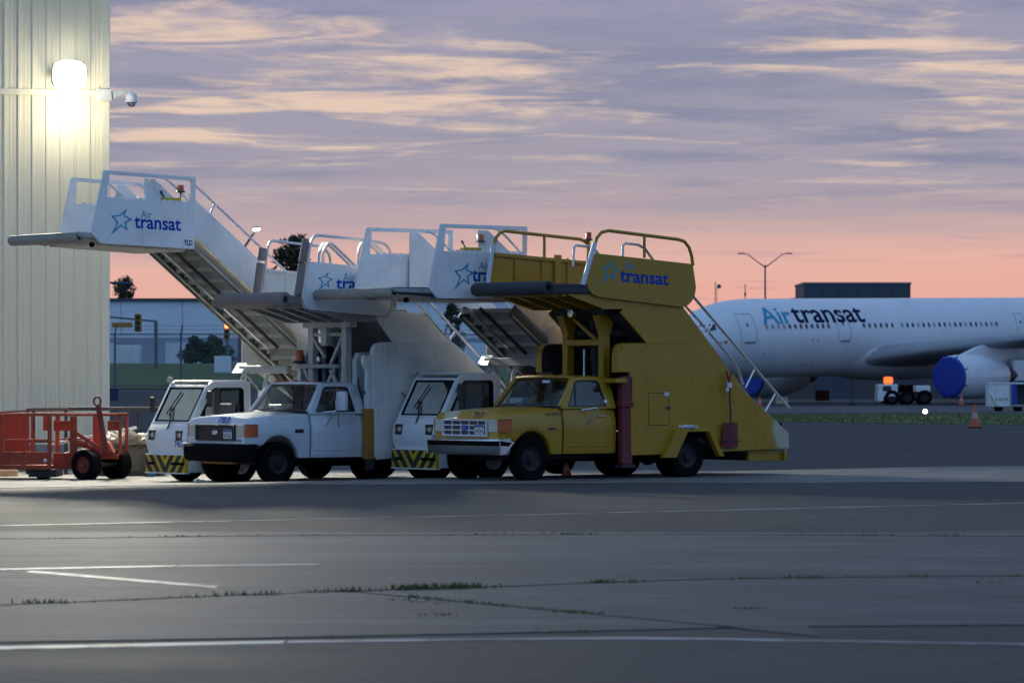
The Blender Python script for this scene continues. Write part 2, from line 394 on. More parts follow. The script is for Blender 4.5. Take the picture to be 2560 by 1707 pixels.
def concrete_material():
    m, N, b = new_mat('apron_concrete')
    t = N.node('ShaderNodeTexCoord').outputs['Object']
    x, y, z = N.xyz(t)
    med = N.noise(N.vec(N.math('MULTIPLY', x, 0.4), y, z), 0.55, 7, 0.62, 0.8)
    big = N.noise(t, 0.16, 4, 0.6)
    c = N.ramp(N.math('ADD', N.math('MULTIPLY', big, 0.4), N.math('MULTIPLY', med, 0.6)),
               [(0.33, (0.052, 0.052, 0.053, 1)), (0.5, (0.086, 0.085, 0.085, 1)), (0.66, (0.130, 0.126, 0.120, 1))])
    c = N.mix(N.math('MULTIPLY', N.smooth(N.noise(t, 2.5, 6, 0.7), 0.50, 0.68), 0.55), c, (0.048, 0.048, 0.049, 1))
    lane = N.smooth(N.noise(N.vec(N.math('MULTIPLY', x, 0.06), N.math('MULTIPLY', y, 1.1), 3.0), 1.0, 6, 0.62, 0.6), 0.42, 0.64)
    c = N.mix(N.math('MULTIPLY', lane, 0.5), c, (0.05, 0.05, 0.051, 1))
    N.put(b.inputs['Base Color'], c); b.inputs['Roughness'].default_value = 0.72; b.inputs['Specular IOR Level'].default_value = 0.14
    bn = N.node('ShaderNodeBump'); bn.inputs['Strength'].default_value = 0.5; bn.inputs['Distance'].default_value = 0.01
    N.put(bn.inputs['Height'], N.math('ADD', N.noise(t, 30.0, 3, 0.7), med)); N.l.new(bn.outputs[0], b.inputs['Normal'])
    return m
def line_material(name, col, worn):
    m, N, b = new_mat(name)
    t = N.node('ShaderNodeTexCoord').outputs['Object']
    w = N.smooth(N.noise(t, 1.6, 7, 0.7), worn - 0.08, worn + 0.08)
    N.put(b.inputs['Base Color'], N.mix(w, (*col, 1), (0.09, 0.09, 0.092, 1))); b.inputs['Roughness'].default_value = 0.6
    return m
M['asphalt'] = ground_material(); M['concrete'] = concrete_material()
def hardstand_material():
    m, N, b = new_mat('pale_concrete')
    t = N.node('ShaderNodeTexCoord').outputs['Object']
    c = N.ramp(N.noise(t, 0.9, 8, 0.65, 0.5), [(0.35, (0.075, 0.073, 0.068, 1)), (0.5, (0.12, 0.116, 0.108, 1)), (0.65, (0.165, 0.158, 0.145, 1))])
    N.put(b.inputs['Base Color'], c); b.inputs['Roughness'].default_value = 0.8; return m
M['hardstand'] = hardstand_material()
M['line'] = line_material('worn_line_paint', (0.42, 0.40, 0.33), 0.55)
M['line_faint'] = line_material('faint_line_paint', (0.30, 0.29, 0.27), 0.50)
M['grass'] = paint('grass_blades', (0.11, 0.135, 0.03), 0.8, dirt=0.5, dirtcol=(0.11, 0.10, 0.03, 1), scale=0.8, streak=False)
M['turf'] = paint('grass_bank', (0.085, 0.12, 0.03), 0.9, dirt=0.5, dirtcol=(0.09, 0.085, 0.035, 1), scale=0.3, bump=1.0, streak=False)

def axis_pts(*spans):
    o = []
    for a, b, st in spans:
        n = max(1, round((b - a) / st)); o += [a + (b - a) * i / n for i in range(n)]
    return o + [spans[-1][1]]
gx = axis_pts((-4000, -400, 900), (-400, -70, 66), (-70, -20, 5), (-20, 25, 1.0), (25, 120, 9), (120, 400, 70), (400, 4000, 900))
gy = axis_pts((-300, 0, 60), (0, 40, 5), (40, 85, 1.2), (85, 115, 5), (115, 205, 3), (205, 300, 20), (300, 800, 100), (800, 6500, 1500))
mb = MB(); mb.add([(x, y, gz(x, y)) for x in gx for y in gy],
    [(i * len(gy) + j, (i + 1) * len(gy) + j, (i + 1) * len(gy) + j + 1, i * len(gy) + j + 1) for i in range(len(gx) - 1) for j in range(len(gy) - 1)])
ground = structure(mb.build('ground', M['asphalt'], smooth=True))

def curve_y(pts):
    def f(x):
        if x <= pts[0][0]: a, b = pts[0], pts[1]
        elif x >= pts[-1][0]: a, b = pts[-2], pts[-1]
        else: a, b = next((p, q) for p, q in zip(pts, pts[1:]) if p[0] <= x <= q[0])
        t = (x - a[0]) / (b[0] - a[0]); 
        if x < pts[0][0] or x > pts[-1][0]: t = max(-1.5, min(2.5, t))
        return a[1] + (b[1] - a[1]) * t
    return f
joint_a = curve_y([(-4.0, 30.2), (-1.78, 31.85), (-0.29, 32.6), (1.49, 33.8), (3.32, 34.3), (4.7, 34.45)])
joint_d = curve_y([(-3.5, 25.9), (-1.77, 26.3), (0.08, 26.85), (2.0, 27.5), (3.8, 27.7)])
joint_far = curve_y([(-8.0, 44.3), (0, 44.2), (4, 44.0), (8.0, 45.6)])
joint_row = curve_y([(-8.0, 41.9), (-5.2, 42.4), (-2.5, 43.2), (2.0, 43.5), (8.0, 42.6)])
GAP = 0.06
def strip(lo, hi, x0, x1, lift, st=0.75):
    n = int((x1 - x0) / st); mb = MB(); T = 6
    def fn(u, v):
        x = x0 + (x1 - x0) * u; a, b = lo(x), hi(x); y = a + (b - a) * v
        return (x, y, gz(x, y) + lift)
    mb.grid(fn, n, T)
    for side in (0.0, 1.0):                     # the slab's edge down to the base
        def ed(u, v, s=side):
            p = fn(u, s); return (p[0], p[1], p[2] - v * lift * 1.2)
        mb.grid(ed, n, 1)
    return mb
apron = thing('apron', 'weathered concrete apron slabs with weedy joints in front of the trucks', 'apron'); del apron['category']; del apron['label']
apron['kind'] = 'structure'
LIFT = 0.009
strip(lambda x: joint_row(x) + GAP, lambda x: joint_far(x), -45, 45, LIFT).build('concrete_slab', M['concrete'], apron, smooth=True)
strip(lambda x: joint_a(x) + GAP, lambda x: joint_row(x) - GAP, -45, 45, LIFT).build('concrete_slab', M['concrete'], apron, smooth=True)
def diag(x): return 31.85 - (x + 1.3) * 1.50          # the slanting joint
XB = 2.6
strip(lambda x: max(joint_d(x) + GAP, diag(x) + GAP) if x > -1.35 else joint_a(x) - GAP - 0.01, lambda x: joint_a(x) - GAP, -1.35, 45, LIFT, 0.25).build('concrete_slab', M['concrete'], apron)
strip(lambda x: joint_d(x) + GAP, lambda x: min(joint_a(x) - GAP, diag(x) - GAP) if x > -1.35 else joint_a(x) - GAP, -45, 2.2, LIFT, 0.25).build('concrete_slab', M['concrete'], apron)
def ground_line(name, fn, x0, x1, w, mat, lift):
    strip(lambda x: fn(x) - w / 2, lambda x: fn(x) + w / 2, x0, x1, lift, 0.4).build(name, mat, apron)
ground_line('painted_line', curve_y([(-6.4, 46.2), (0, 49.7), (7.5, 54.4)]), -14, 14, 0.16, M['line_faint'], 0.004)
ground_line('painted_line', curve_y([(-4.9, 35.6), (-3.4, 36.2)]), -9, -3.3, 0.30, M['line'], LIFT + 0.004)
ground_line('painted_line', curve_y([(-4.9, 35.6), (-3.4, 36.2), (-2.0, 36.5)]), -3.28, -1.9, 0.22, M['line_faint'], LIFT + 0.004)
ground_line('painted_line', curve_y([(-4.5, 35.1), (-2.9, 33.0)]), -4.6, -2.6, 0.34, M['line_faint'], LIFT + 0.004)
ground_line('painted_line', curve_y([(-3.5, 25.45), (-1.47, 26.05), (0.2, 26.35), (1.02, 26.4), (3.57, 25.8)]), -9, -1.6, 0.28, M['line'], 0.004)
ground_line('painted_line', curve_y([(-3.5, 25.45), (-1.47, 26.05), (0.2, 26.35), (1.02, 26.4), (3.57, 25.8)]), -1.58, 9, 0.20, M['line_faint'], 0.004)

# paler concrete hardstanding in front of the hangar
def hs_lo(x): return 64.2 + 0.13 * min(x, 6) + 0.25 * math.sin(x * 0.9)
strip(hs_lo, lambda x: 80.4 + 0.27 * (x + 9) if x < -9 else 80.4 - 0.5 * max(0, x - 3), -45, 27.0, 0.006, 1.0).build('hardstanding', M['hardstand'], apron, smooth=True)
# weeds growing out of the joints
def blades(mb, x, y, n, spread, h):
    for _ in range(n):
        bx = x + random.gauss(0, spread); by = y + random.gauss(0, 0.035); a = random.uniform(0, 6.283); hh = h * random.uniform(0.4, 1.2)
        w = 0.006 + 0.1 * hh; lx, ly = random.gauss(0, 0.5) * hh, random.gauss(0, 0.5) * hh; z = gz(bx, by)
        mb.add([(bx - w * math.cos(a), by - w * math.sin(a), z), (bx + w * math.cos(a), by + w * math.sin(a), z), (bx + lx, by + ly, z + hh)], [(0, 1, 2)])
mb = MB()
for fn, x0, x1, dens, h in ((joint_a, -4.2, 5.2, 26, 0.035), (joint_d, -2.0, 4.2, 5, 0.022), (joint_row, -8, 8, 13, 0.03)):
    x = x0
    while x < x1:
        k = random.random()
        if k < 0.5: blades(mb, x, fn(x), int(dens * random.uniform(0.4, 2.4)), random.uniform(0.05, 0.16), h * random.uniform(0.6, 1.6))
        x += random.uniform(0.06, 0.3)
for x in (-0.95, -0.85, -0.75, -0.6, -0.5, -0.35): blades(mb, x, joint_a(x), 90, 0.06, 0.06)
for _ in range(22):
    x = random.uniform(-1.1, 0.7); blades(mb, x, diag(x) if random.random() < 0.8 else diag(x) - 0.6, random.randint(6, 26), 0.06, 0.035)
for x, y in ((-0.55, 28.8), (0.45, 29.2), (0.55, 29.1), (1.9, 29.6), (4.3, 33.3)): blades(mb, x, y, 40, 0.08, 0.03)
weeds = mb.build('weeds', M['grass']); weeds['kind'] = 'stuff'

# ------------------------------------------------------------------ hangar
def siding_material():
    m, N, b = new_mat('cream_siding')
    t = N.node('ShaderNodeTexCoord').outputs['Object']
    x, y, z = N.xyz(t)
    st = N.noise(N.vec(N.math('MULTIPLY', x, 5.0), 0.0, N.math('MULTIPLY', z, 0.25)), 1.4, 5, 0.6)
    c = N.mix(N.math('MULTIPLY', N.smooth(st, 0.5, 0.75), 0.25), (0.82, 0.75, 0.55, 1), (0.56, 0.50, 0.36, 1))
    N.put(b.inputs['Base Color'], c); b.inputs['Roughness'].default_value = 0.45
    return m
M['siding'] = siding_material()
M['base_wall'] = paint('hangar_base', (0.27, 0.27, 0.26), 0.8, dirt=0.5, bump=0.3)
HA = R(15.0); HC = (-8.80, 80.7)
hangar = thing('hangar', 'tall hangar with cream ribbed metal siding beside the parked trucks', 'building', (HC[0], HC[1], -0.18), HA)
def hpos(x, y, z): return (HC[0] + x * math.cos(HA) - y * math.sin(HA), HC[1] + x * math.sin(HA) + y * math.cos(HA), -0.18 + z)
def siding(z0, z1):
    prof = []; P = 0.305
    for k in range(3):
        o = k * P
        prof += [(o, 0), (o + 0.012, -0.042), (o + 0.052, -0.042), (o + 0.066, 0.0), (o + 0.14, 0), (o + 0.145, -0.008), (o + 0.165, -0.008), (o + 0.17, 0), (o + 0.225, 0), (o + 0.23, -0.008), (o + 0.25, -0.008), (o + 0.255, 0)]
    prof.append((3 * P - 0.002, 0))
    mb = MB(); k = len(prof)
    mb.add([(x, y, z0) for x, y in prof] + [(x, y, z1) for x, y in prof], [(i, i + 1, k + i + 1, k + i) for i in range(k - 1)])
    return mb.mesh('wall_panel', M['siding'])
lo_me, hi_me = siding(0.55, 8.14), siding(8.26, 14.0)
for i in range(46):
    for me in (lo_me, hi_me): link('wall_panel', me, hangar, loc=(-0.16 - 0.915 * (i + 1), 0, 0))
MB().box((-42.3, -0.045, 8.13), (-0.002, 0.0, 8.27)).build('flashing_band', M['siding'], hangar, bevel=0.01)
MB().box((-0.165, -0.06, 0.5), (0.02, 0.05, 14.0)).build('corner_trim', M['siding'], hangar, bevel=0.012)
MB().box((-42.3, -0.03, 0.0), (0.0, 0.05, 0.56)).build('base_wall', M['base_wall'], hangar)
MB().box((-42.3, 0.06, 0.0), (-42.2, 40, 14)).box((-0.1, 0.06, 0.0), (0.0, 40, 14)).box((-42.3, 39.9, 0), (0, 40, 14)).build('rear_wall', M['siding'], hangar)
MB().box((-42.6, -0.3, 14.0), (0.3, 40.2, 14.25)).build('roof', M['grey'], hangar)

def floodlight(lx, label, spot, wall, colr):
    f = thing('floodlight', label, 'lamp', hpos(lx, -0.08, 8.53), HA, 'floodlights on the hangar wall')
    MB().box((-0.08, -0.1, -0.25), (0.08, 0.07, 0.12)).build('bracket', M['dark'], f, bevel=0.01)
    MB().prism([(-0.12, 0.20), (-0.54, 0.27), (-0.58, -0.27), (-0.12, -0.14)], -0.34, 0.34, 'x').build('housing', M['grey'], f, bevel=0.02)
    def lens_pt(u, v):
        a = u * 2 * math.pi; r = v; c, q = math.cos(a), math.sin(a)
        k = (abs(c) ** 3.2 + abs(q) ** 3.2) ** (-1 / 3.2)
        return (0.36 * r * k * c, -0.58 - 0.10 * (1 - r * r) - 0.0, 0.31 * r * k * q)
    MB().grid(lens_pt, 40, 6).build('lens', glow_mat('lamp_lens', (1.0, 0.97, 0.84), 40.0), f, smooth=True)
    ld = bpy.data.lights.new('flood_beam', 'SPOT'); ld.energy = spot; ld.color = colr; ld.spot_size = R(122); ld.spot_blend = 0.55; ld.shadow_soft_size = 0.45
    lo = bpy.data.objects.new('flood_beam', ld); COL.objects.link(lo); lo.parent = f; lo.location = (0, -0.66, -0.06)
    lo.rotation_euler = (R(-60), 0, 0)
    ls = bpy.data.lights.new('flood_spill', 'POINT'); ls.energy = wall; ls.color = colr; ls.shadow_soft_size = 0.2
    so = bpy.data.objects.new('flood_spill', ls); COL.objects.link(so); so.parent = f; so.location = (0, -0.9, -0.8)
    return f
floodlight(-0.95, 'blazing floodlight on the hangar wall above the security camera', 22000, 70, (1.0, 0.94, 0.76))
floodlight(-23.0, 'floodlight further along the hangar wall, out past the cart', 32000, 60, (1.0, 0.91, 0.82))

cam_t = thing('security_camera', 'white dome security camera on an arm at the hangar corner', 'camera', hpos(0.02, -0.05, 8.17), HA)
MB().box((-0.30, -0.06, -0.14), (0.0, -0.025, 0.12)).box((0.0, -0.07, -0.14), (0.03, 0.05, 0.12)).build('mounting_plate', M['white_old'], cam_t, bevel=0.008)
MB().prism([(0.03, -0.12), (0.03, 0.08), (0.44, 0.10), (0.46, 0.06), (0.36, 0.05)], -0.03, 0.03).build('arm', M['white_old'], cam_t, bevel=0.008)
MB().lathe([(0.0, 0.12), (0.02, 0.12), (0.025, 0.06), (0.10, 0.03), (0.125, 0.0), (0.13, -0.12), (0.145, -0.13), (0.145, -0.155), (0.0, -0.155)], 20, (0.47, 0, 0), 'z').build('housing', M['white'], cam_t, smooth=True)
MB().lathe([(0.095, -0.155), (0.09, -0.20), (0.06, -0.245), (0.0, -0.26)], 18, (0.47, 0, 0), 'z').build('dome', M['glass_dark'], cam_t, smooth=True)

# ------------------------------------------------------------------ far setting
def sx(u, Y): return (u - 1280.0) / 9252.0 * Y
def sz(v, Y): return CAM_H + (939.0 - v) / 9252.0 * Y
M['warehouse'] = paint('warehouse_cladding', (0.80, 0.83, 0.86), 0.6, dirt=0.1, scale=0.2)
M['warehouse_low'] = paint('warehouse_lower', (0.40, 0.45, 0.52), 0.6, dirt=0.3, scale=0.3)
M['terminal'] = paint('terminal_wall', (0.10, 0.085, 0.085), 0.8, dirt=0.4, scale=0.3)
M['slate'] = paint('dark_cladding', (0.055, 0.07, 0.095), 0.6, dirt=0.2, scale=0.2)
M['galv'] = paint('galvanised_steel', (0.13, 0.15, 0.18), 0.5, 0.4, dirt=0.2)
M['leaf'] = paint('dark_leaves', (0.035, 0.045, 0.022), 0.8, dirt=0.4, dirtcol=(0.02, 0.025, 0.012, 1), scale=1.2, streak=False)
M['leaf_mid'] = paint('bush_leaves', (0.04, 0.065, 0.025), 0.8, dirt=0.4, dirtcol=(0.02, 0.03, 0.012, 1), scale=1.5, streak=False)
M['bark'] = paint('bark', (0.05, 0.04, 0.03), 0.9, bump=0.4)
M['signal'] = paint('signal_yellow', (0.42, 0.22, 0.02), 0.5, dirt=0.3)

# turf on the bank
mb = MB(); xs = axis_pts((-70, 12, 3)); ys = axis_pts((169, 204, 2))
mb.add([(x, y, gz(x, y) + 0.03) for x in xs for y in ys], [(i * len(ys) + j, (i + 1) * len(ys) + j, (i + 1) * len(ys) + j + 1, i * len(ys) + j + 1) for i in range(len(xs) - 1) for j in range(len(ys) - 1)])
structure(mb.build('grass_bank', M['turf'], smooth=True))

wh = thing('warehouse', 'long pale blue warehouse with a flat roof behind the chain link fence', 'building', (-30, 235, 2.5))
def wall_seg(x0, x1, z0, z1, y, name, mat, par): MB().box((x0, y, z0), (x1, y + 0.12, z1)).build(name, mat, par)
for i in range(15):
    wall_seg(-26 + i * 3.9, -26 + (i + 1) * 3.9 - 0.06, 1.75, 4.10, 0.0, 'wall_panel', M['warehouse'], wh)
MB().box((-26, 0.02, 0.0), (32.5, 14, 1.72)).build('lower_wall', M['warehouse_low'], wh)
MB().box((-26, 0.1, 1.72), (32.5, 14, 4.1)).build('wall', M['warehouse'], wh)
MB().box((-26.3, -0.2, 4.1), (32.8, 14.2, 4.28)).build('roof_edge', M['slate'], wh)
for i in range(9):
    x = -22 + i * 6
    MB().box((x, -0.05, 0.05), (x + 2.8, 0.03, 1.45)).build('loading_door', M['warehouse'], wh)

# chain link fence
FY = 171.0
fence = thing('chain_link_fence', 'galvanised chain link fence with barbed arms beyond the hangar corner', 'fence', (0, FY, 0))
fx0, fx1 = -27.5, 6.5
posts = []
k = 0
while fx0 + 3.05 * k <= fx1: posts.append(fx0 + 3.05 * k); k += 1
def fz(x): return gz(x, FY)
pm = MB().tube([(0, 0, -0.1), (0, 0, 2.55)], 0.05, 8).tube([(0, 0, 2.5), (0.10, -0.28, 2.92)], 0.032, 6).mesh('post', M['galv'])
for x in posts: link('post', pm, fence, loc=(x, 0, fz(x)))
for h in (2.5, 0.12): MB().tube([(x, 0, fz(x) + h) for x in posts], 0.028, 6).build('top_rail' if h > 1 else 'bottom_rail', M['galv'], fence)
MB().tube([(x + 0.05, -0.14, fz(x) + 2.71) for x in posts], 0.012, 4).tube([(x + 0.09, -0.25, fz(x) + 2.88) for x in posts], 0.012, 4).build('barbed_wire', M['galv'], fence)
mb = MB(); H = 2.4; stp = 0.16
x = fx0 - H
while x < fx1:
    for sgn in (1, -1):
        a0, a1 = (x, x + H) if sgn == 1 else (x + H, x)
        pts = []
        for t in (0, 1):
            xx = a0 + (a1 - a0) * t; pts.append((xx, 0.0, fz(xx) + 0.1 + H * t))
        if min(a0, a1) >= fx0 and max(a0, a1) <= posts[-1]: mb.tube(pts, 0.006, 3)
    x += stp
w = mb.build('wire_mesh', M['galv'], fence); w['kind'] = 'stuff'

def tree(name, label, x, y, h, r, n, seed, mat, group=None, trunk=0.3, lean=0.0, squash=1.0, twin=False, leaf=0.22):
    rnd = random.Random(seed); z0 = gz(x, y)
    t = thing(name, label, 'tree' if 'tree' in name else 'bush', (x, y, z0), 0, group)
    mb = MB(); mb.tube([(0, 0, -0.1), (0.02 * h, 0, h * 0.35), (lean * h * 0.5, 0, h * 0.7), (lean * h, 0, h * 0.92)], [0.035 * h * trunk / 0.3 * 0.6, 0.028 * h * 0.6, 0.018 * h * 0.6, 0.004 * h], 8)
    clumps = []
    for i in range(34):
        a = rnd.uniform(0, 6.283); zz = rnd.uniform(0.18, 0.97); rr = r * (1.15 - 1.0 * zz) * rnd.uniform(0.3, 1.0)
        c = (rr * math.cos(a), rr * math.sin(a), h * zz); clumps.append((c, r * rnd.uniform(0.16, 0.34) * (1.2 - 0.6 * zz)))
        mb.tube([(0.01 * h, 0, h * zz * 0.75), (c[0] * 0.6, c[1] * 0.6, h * zz * 0.9), c], [0.012 * h * 0.5, 0.008 * h * 0.5, 0.002 * h], 5)
    if twin: clumps += [((-r * 0.45, 0, h * 0.96), r * 0.22), ((r * 0.5, 0, h * 0.97), r * 0.26), ((r * 0.45, 0, h * 0.88), r * 0.3), ((-r * 0.5, 0, h * 0.86), r * 0.3)]
    mb.build('trunk', M['bark'], t)
    cb = MB()
    for _ in range(n):
        (c, cr) = rnd.choice(clumps); d = Vector((rnd.gauss(0, 1), rnd.gauss(0, 1), rnd.gauss(0, 1))).normalized() * cr * rnd.random() ** 0.4
        p = Vector(c) + d; s = leaf * rnd.uniform(0.5, 1.2)
        u = Vector((rnd.gauss(0, 1), rnd.gauss(0, 1), rnd.gauss(0, 1))).normalized(); v = u.orthogonal().normalized()
        cb.add([p - u * s, p + v * s * 0.5, p + u * s, p - v * s * 0.5], [(0, 1, 2, 3)])
    cb.build('crown', mat, t)
    return t
tree('pine_tree', 'dark tree standing above the warehouse roof beside the hangar corner', sx(310, 300), 300, 10.0 - 2.68, 2.6, 2600, 3, M['leaf'], leaf=0.16)
tree('pine_tree', 'dark twin topped tree seen between the rails of the white stair truck', sx(725, 210), 210, sz(594, 210) - 2.5, 3.1, 3000, 11, M['leaf'], twin=False, leaf=0.15)
tree('pine_tree', 'small dark tree behind the low white stairs, near the yellow truck', sx(1128, 200), 200, 3.3, 1.1, 1500, 5, M['leaf'], leaf=0.12)
for i, (u, w) in enumerate(((490, 0.85), (535, 0.95))):
    tree('bush', ('bush at the foot of the warehouse, nearer the white container', 'bush at the foot of the warehouse, under the lit red signal')[i], sx(u, 206), 206, 1.5, w * 1.3, 2200, 20 + i, M['leaf_mid'], 'bushes at the foot of the warehouse', leaf=0.12)

def signal(label, X, Y, z, h, w, lit, arm=None, pole=True):
    s = thing('traffic_signal', label, 'traffic signal', (X, Y, gz(X, Y))); z -= gz(X, Y)
    if arm:
        MB().tube([(arm, 0.2, -0.1), (arm, 0.2, z + 0.1)], 0.09, 8).build('pole', M['galv'], s)
        MB().tube([(arm, 0.2, z + 0.08), (-1.6, 0.2, z + 0.32)], 0.05, 6).build('mast_arm', M['galv'], s)
    elif pole: MB().tube([(0, 0.2, -0.1), (0, 0.2, z + 0.1)], 0.06, 8).build('pole', M['galv'], s)
    MB().box((-w / 2, -0.12, z - h / 2), (w / 2, 0.12, z + h / 2)).build('housing', M['signal'], s, bevel=0.03)
    for k in range(3):
        zz = z + h * (0.31 - 0.31 * k)
        MB().lathe([(0.0, 0.0), (w * 0.36, 0.0), (w * 0.36, -0.03), (0, -0.05)], 14, (0, -0.12, zz), 'y').build('lamp', glow_mat('red_signal', (1.0, 0.10, 0.03), 14.0) if (lit and k == 0) else M['trim'], s)
        MB().tube([(w * 0.42 * math.cos(a), -0.25, zz + w * 0.42 * math.sin(a)) for a in [i * math.pi / 6 for i in range(7)]], 0.015, 4).build('visor', M['signal'], s)
    return s
sg = signal('yellow traffic signal hanging from a mast arm before the warehouse', sx(345, 190), 190, sz(807, 190), 0.92, 0.36, False, arm=0.9)
MB().box((-1.35, 0.08, sz(824, 190) - gz(0, 190)), (-0.3, 0.12, sz(811, 190) - gz(0, 190))).build('sign_plate', M['signal'], sg)
signal('traffic signal showing a bright red light under the raised stairs', sx(567, 190), 190, sz(828, 190), 0.85, 0.30, True)

lp = thing('street_lamp', 'lit street lamp glowing over the raised white stairs', 'street lamp', (sx(600, 150), 150, gz(-11, 150)))
zl = sz(570, 150) - gz(-11, 150)
MB().tube([(0, 0, -0.1), (0, 0, zl - 1.6), (0.12, 0, zl - 0.9), (0.5, 0, zl - 0.3), (0.75, 0, zl)], [0.09, 0.07, 0.05, 0.045, 0.04], 8).build('pole', M['galv'], lp)
MB().lathe([(0.0, 0.06), (0.12, 0.05), (0.17, 0.0), (0.17, -0.03), (0, -0.03)], 14, (0.68, 0, zl), 'z').build('lamp_head', M['grey'], lp)
MB().lathe([(0.0, -0.03), (0.15, -0.03), (0.12, -0.09), (0, -0.12)], 14, (0.68, 0, zl), 'z').build('lamp_bulb', glow_mat('warm_bulb', (1.0, 0.93, 0.72), 45.0), lp)
lp.location.x = sx(641, 150) - 0.68
l2 = thing('street_lamp', 'dark unlit lamp arm poking out from behind the hangar corner', 'street lamp', (sx(262, 160), 160, gz(-20, 160)))
zl = sz(706, 160) - gz(-20, 160)
MB().tube([(0, 0, -0.1), (0, 0, zl)], 0.08, 8).tube([(0, 0, zl), (0.5, 0, zl - 0.02)], 0.04, 6).build('pole', M['slate'], l2)
MB().box((0.3, -0.14, zl - 0.10), (1.2, 0.14, zl + 0.03)).build('lamp_head', M['slate'], l2, bevel=0.03)

c = thing('container', 'small white container standing on the grass bank', 'container', (sx(316, 205), 205, 2.5))
MB().box((-0.74, 0, 0.0), (0.74, 1.0, 1.06)).build('body', M['white'], c, bevel=0.03)
MB().box((-0.66, -0.02, 0.08), (-0.02, 0.0, 0.98)).build('door', M['white'], c); MB().box((0.02, -0.02, 0.08), (0.66, 0.0, 0.98)).build('door', M['white'], c)
c = thing('utility_cabinet', 'grey utility cabinet on the grass below the red signal', 'cabinet', (sx(556, 186), 186, gz(-14, 186)))
MB().box((-0.41, 0, -0.05), (0.41, 0.5, 0.86)).build('body', M['warehouse'], c, bevel=0.02); MB().box((-0.36, -0.015, 0.08), (0.36, 0.0, 0.8)).build('door', M['warehouse'], c)
c = thing('bin', 'dark blue bin beside the hangar corner', 'bin', (sx(283, 150), 150, gz(-16, 150)))
MB().prism([(-0.17, 0), (0.17, 0), (0.2, 0.42), (-0.2, 0.42)], 0, 0.4).build('body', plain('bin_blue', (0.02, 0.035, 0.11), 0.5), c, bevel=0.02); MB().box((-0.22, -0.02, 0.42), (0.22, 0.42, 0.47)).build('lid', plain('bin_lid', (0.02, 0.035, 0.11), 0.5), c, bevel=0.01)

# right-hand distance
b = thing('airport_building', 'dark slab of a building rising behind the airliner', 'building', (sx(2144, 450), 450, -0.18))
MB().box((-6.5, 0, 0.0), (6.45, 14, 13.15)).build('wall', M['slate'], b)
MB().box((-6.6, -0.1, 13.15), (6.55, 14.1, 13.4)).build('roof_edge', M['galv'], b)
MB().box((-8.0, 0.5, 0), (-6.5, 12, 11.5)).build('side_wing', M['slate'], b)
for i in range(6): MB().box((-6.3 + i * 2.12, -0.06, 11.2), (-4.35 + i * 2.12, 0.0, 12.7)).build('window', M['slate'], b)
t = thing('terminal', 'long low dark terminal building glimpsed under the airliner', 'building', (60, 330, -0.18))
MB().box((-41, 0, 0), (60, 12, 3.0)).build('wall', M['terminal'], t)
MB().box((-41.2, -0.3, 3.0), (60.2, 12.3, 3.3)).build('roof', M['slate'], t)
for i in range(16): MB().box((-39 + i * 6, -0.05, 0.0), (-35.5 + i * 6, 0.0, 2.4)).build('bay_door', M['slate'] if i % 3 else M['terminal'], t)
def apron_pole(u, Y, label):
    p = thing('light_pole', label, 'light pole', (sx(u, Y), Y, -0.18)); h = sz(662, Y) + 0.18
    MB().tube([(0, 0, -0.1), (0, 0, h)], [0.16, 0.09], 10).build('pole', M['slate'], p)
    for s in (-1, 1):
        MB().tube([(0, 0, h - 0.3), (s * 0.9, 0, h + 0.35), (s * 1.9, 0, h + 1.15), (s * 2.5, 0, h + 1.3)], [0.07, 0.06, 0.05, 0.05], 8).build('arm', M['slate'], p)
        MB().box((min(s * 2.35, s * 3.1), -0.15, h + 1.22), (max(s * 2.35, s * 3.1), 0.15, h + 1.36)).build('lamp_head', M['galv'], p, bevel=0.03)
apron_pole(1913, 420, 'tall double armed light pole behind the airliner')
m = thing('mast', 'thin mast carrying a small round dish', 'mast', (sx(1790, 430), 430, -0.18)); h = sz(704, 430) + 0.18
MB().tube([(-0.08, 0, -0.1), (-0.08, 0, h)], 0.05, 6).tube([(0.1, 0, 0), (0.1, 0, h - 0.6)], 0.03, 6).build('pole', M['slate'], m)
MB().lathe([(0, -0.1), (0.2, -0.06), (0.26, 0.02), (0.2, 0.08), (0, 0.1)], 14, (0.36, 0, h - 0.55), 'y').build('dish', M['galv'], m, smooth=True)
m = thing('mast', 'plain thin mast near the nose of the airliner', 'mast', (sx(1863, 430), 430, -0.18)); h = sz(710, 430) + 0.18
MB().tube([(0, 0, -0.1), (0, 0, h)], 0.05, 6).box((-0.1, -0.1, h - 1.4), (0.1, 0.1, h - 1.0)).build('pole', M['slate'], m)

# grass strip between the apron and the taxi lane
def gs_lo(x): return 150 + max(0, 24 - x) * 1.2
def gs_hi(x): return max(gs_lo(x) + 12, 196 - max(0, 20 - x) * 1.0)
mb = strip(gs_lo, gs_hi, 8, 110, 0.03, 2.0); structure(mb.build('grass_strip', M['turf'], smooth=True))
mb = MB()
for _ in range(9000):
    x = random.uniform(9, 36) ; lo, hi = gs_lo(x), gs_hi(x); y = random.uniform(lo, hi); h = random.uniform(0.03, 0.14) * (1.4 if random.random() < 0.12 else 1)
    a = random.uniform(0, 6.283); w = 0.05; z = gz(x, y)
    mb.add([(x - w * math.cos(a), y - w * math.sin(a), z), (x + w * math.cos(a), y + w * math.sin(a), z), (x + random.gauss(0, 0.05), y, z + h)], [(0, 1, 2)])
gr = mb.build('grass', M['grass']); gr['kind'] = 'stuff'
mb = MB(); xs = axis_pts((8, 120, 8)); mb.add([(x, y, gz(x, y) + 0.012) for x in xs for y in (202, 246)], [(2 * i, 2 * i + 2, 2 * i + 3, 2 * i + 1) for i in range(len(xs) - 1)])
structure(mb.build('taxi_lane', M['concrete']))

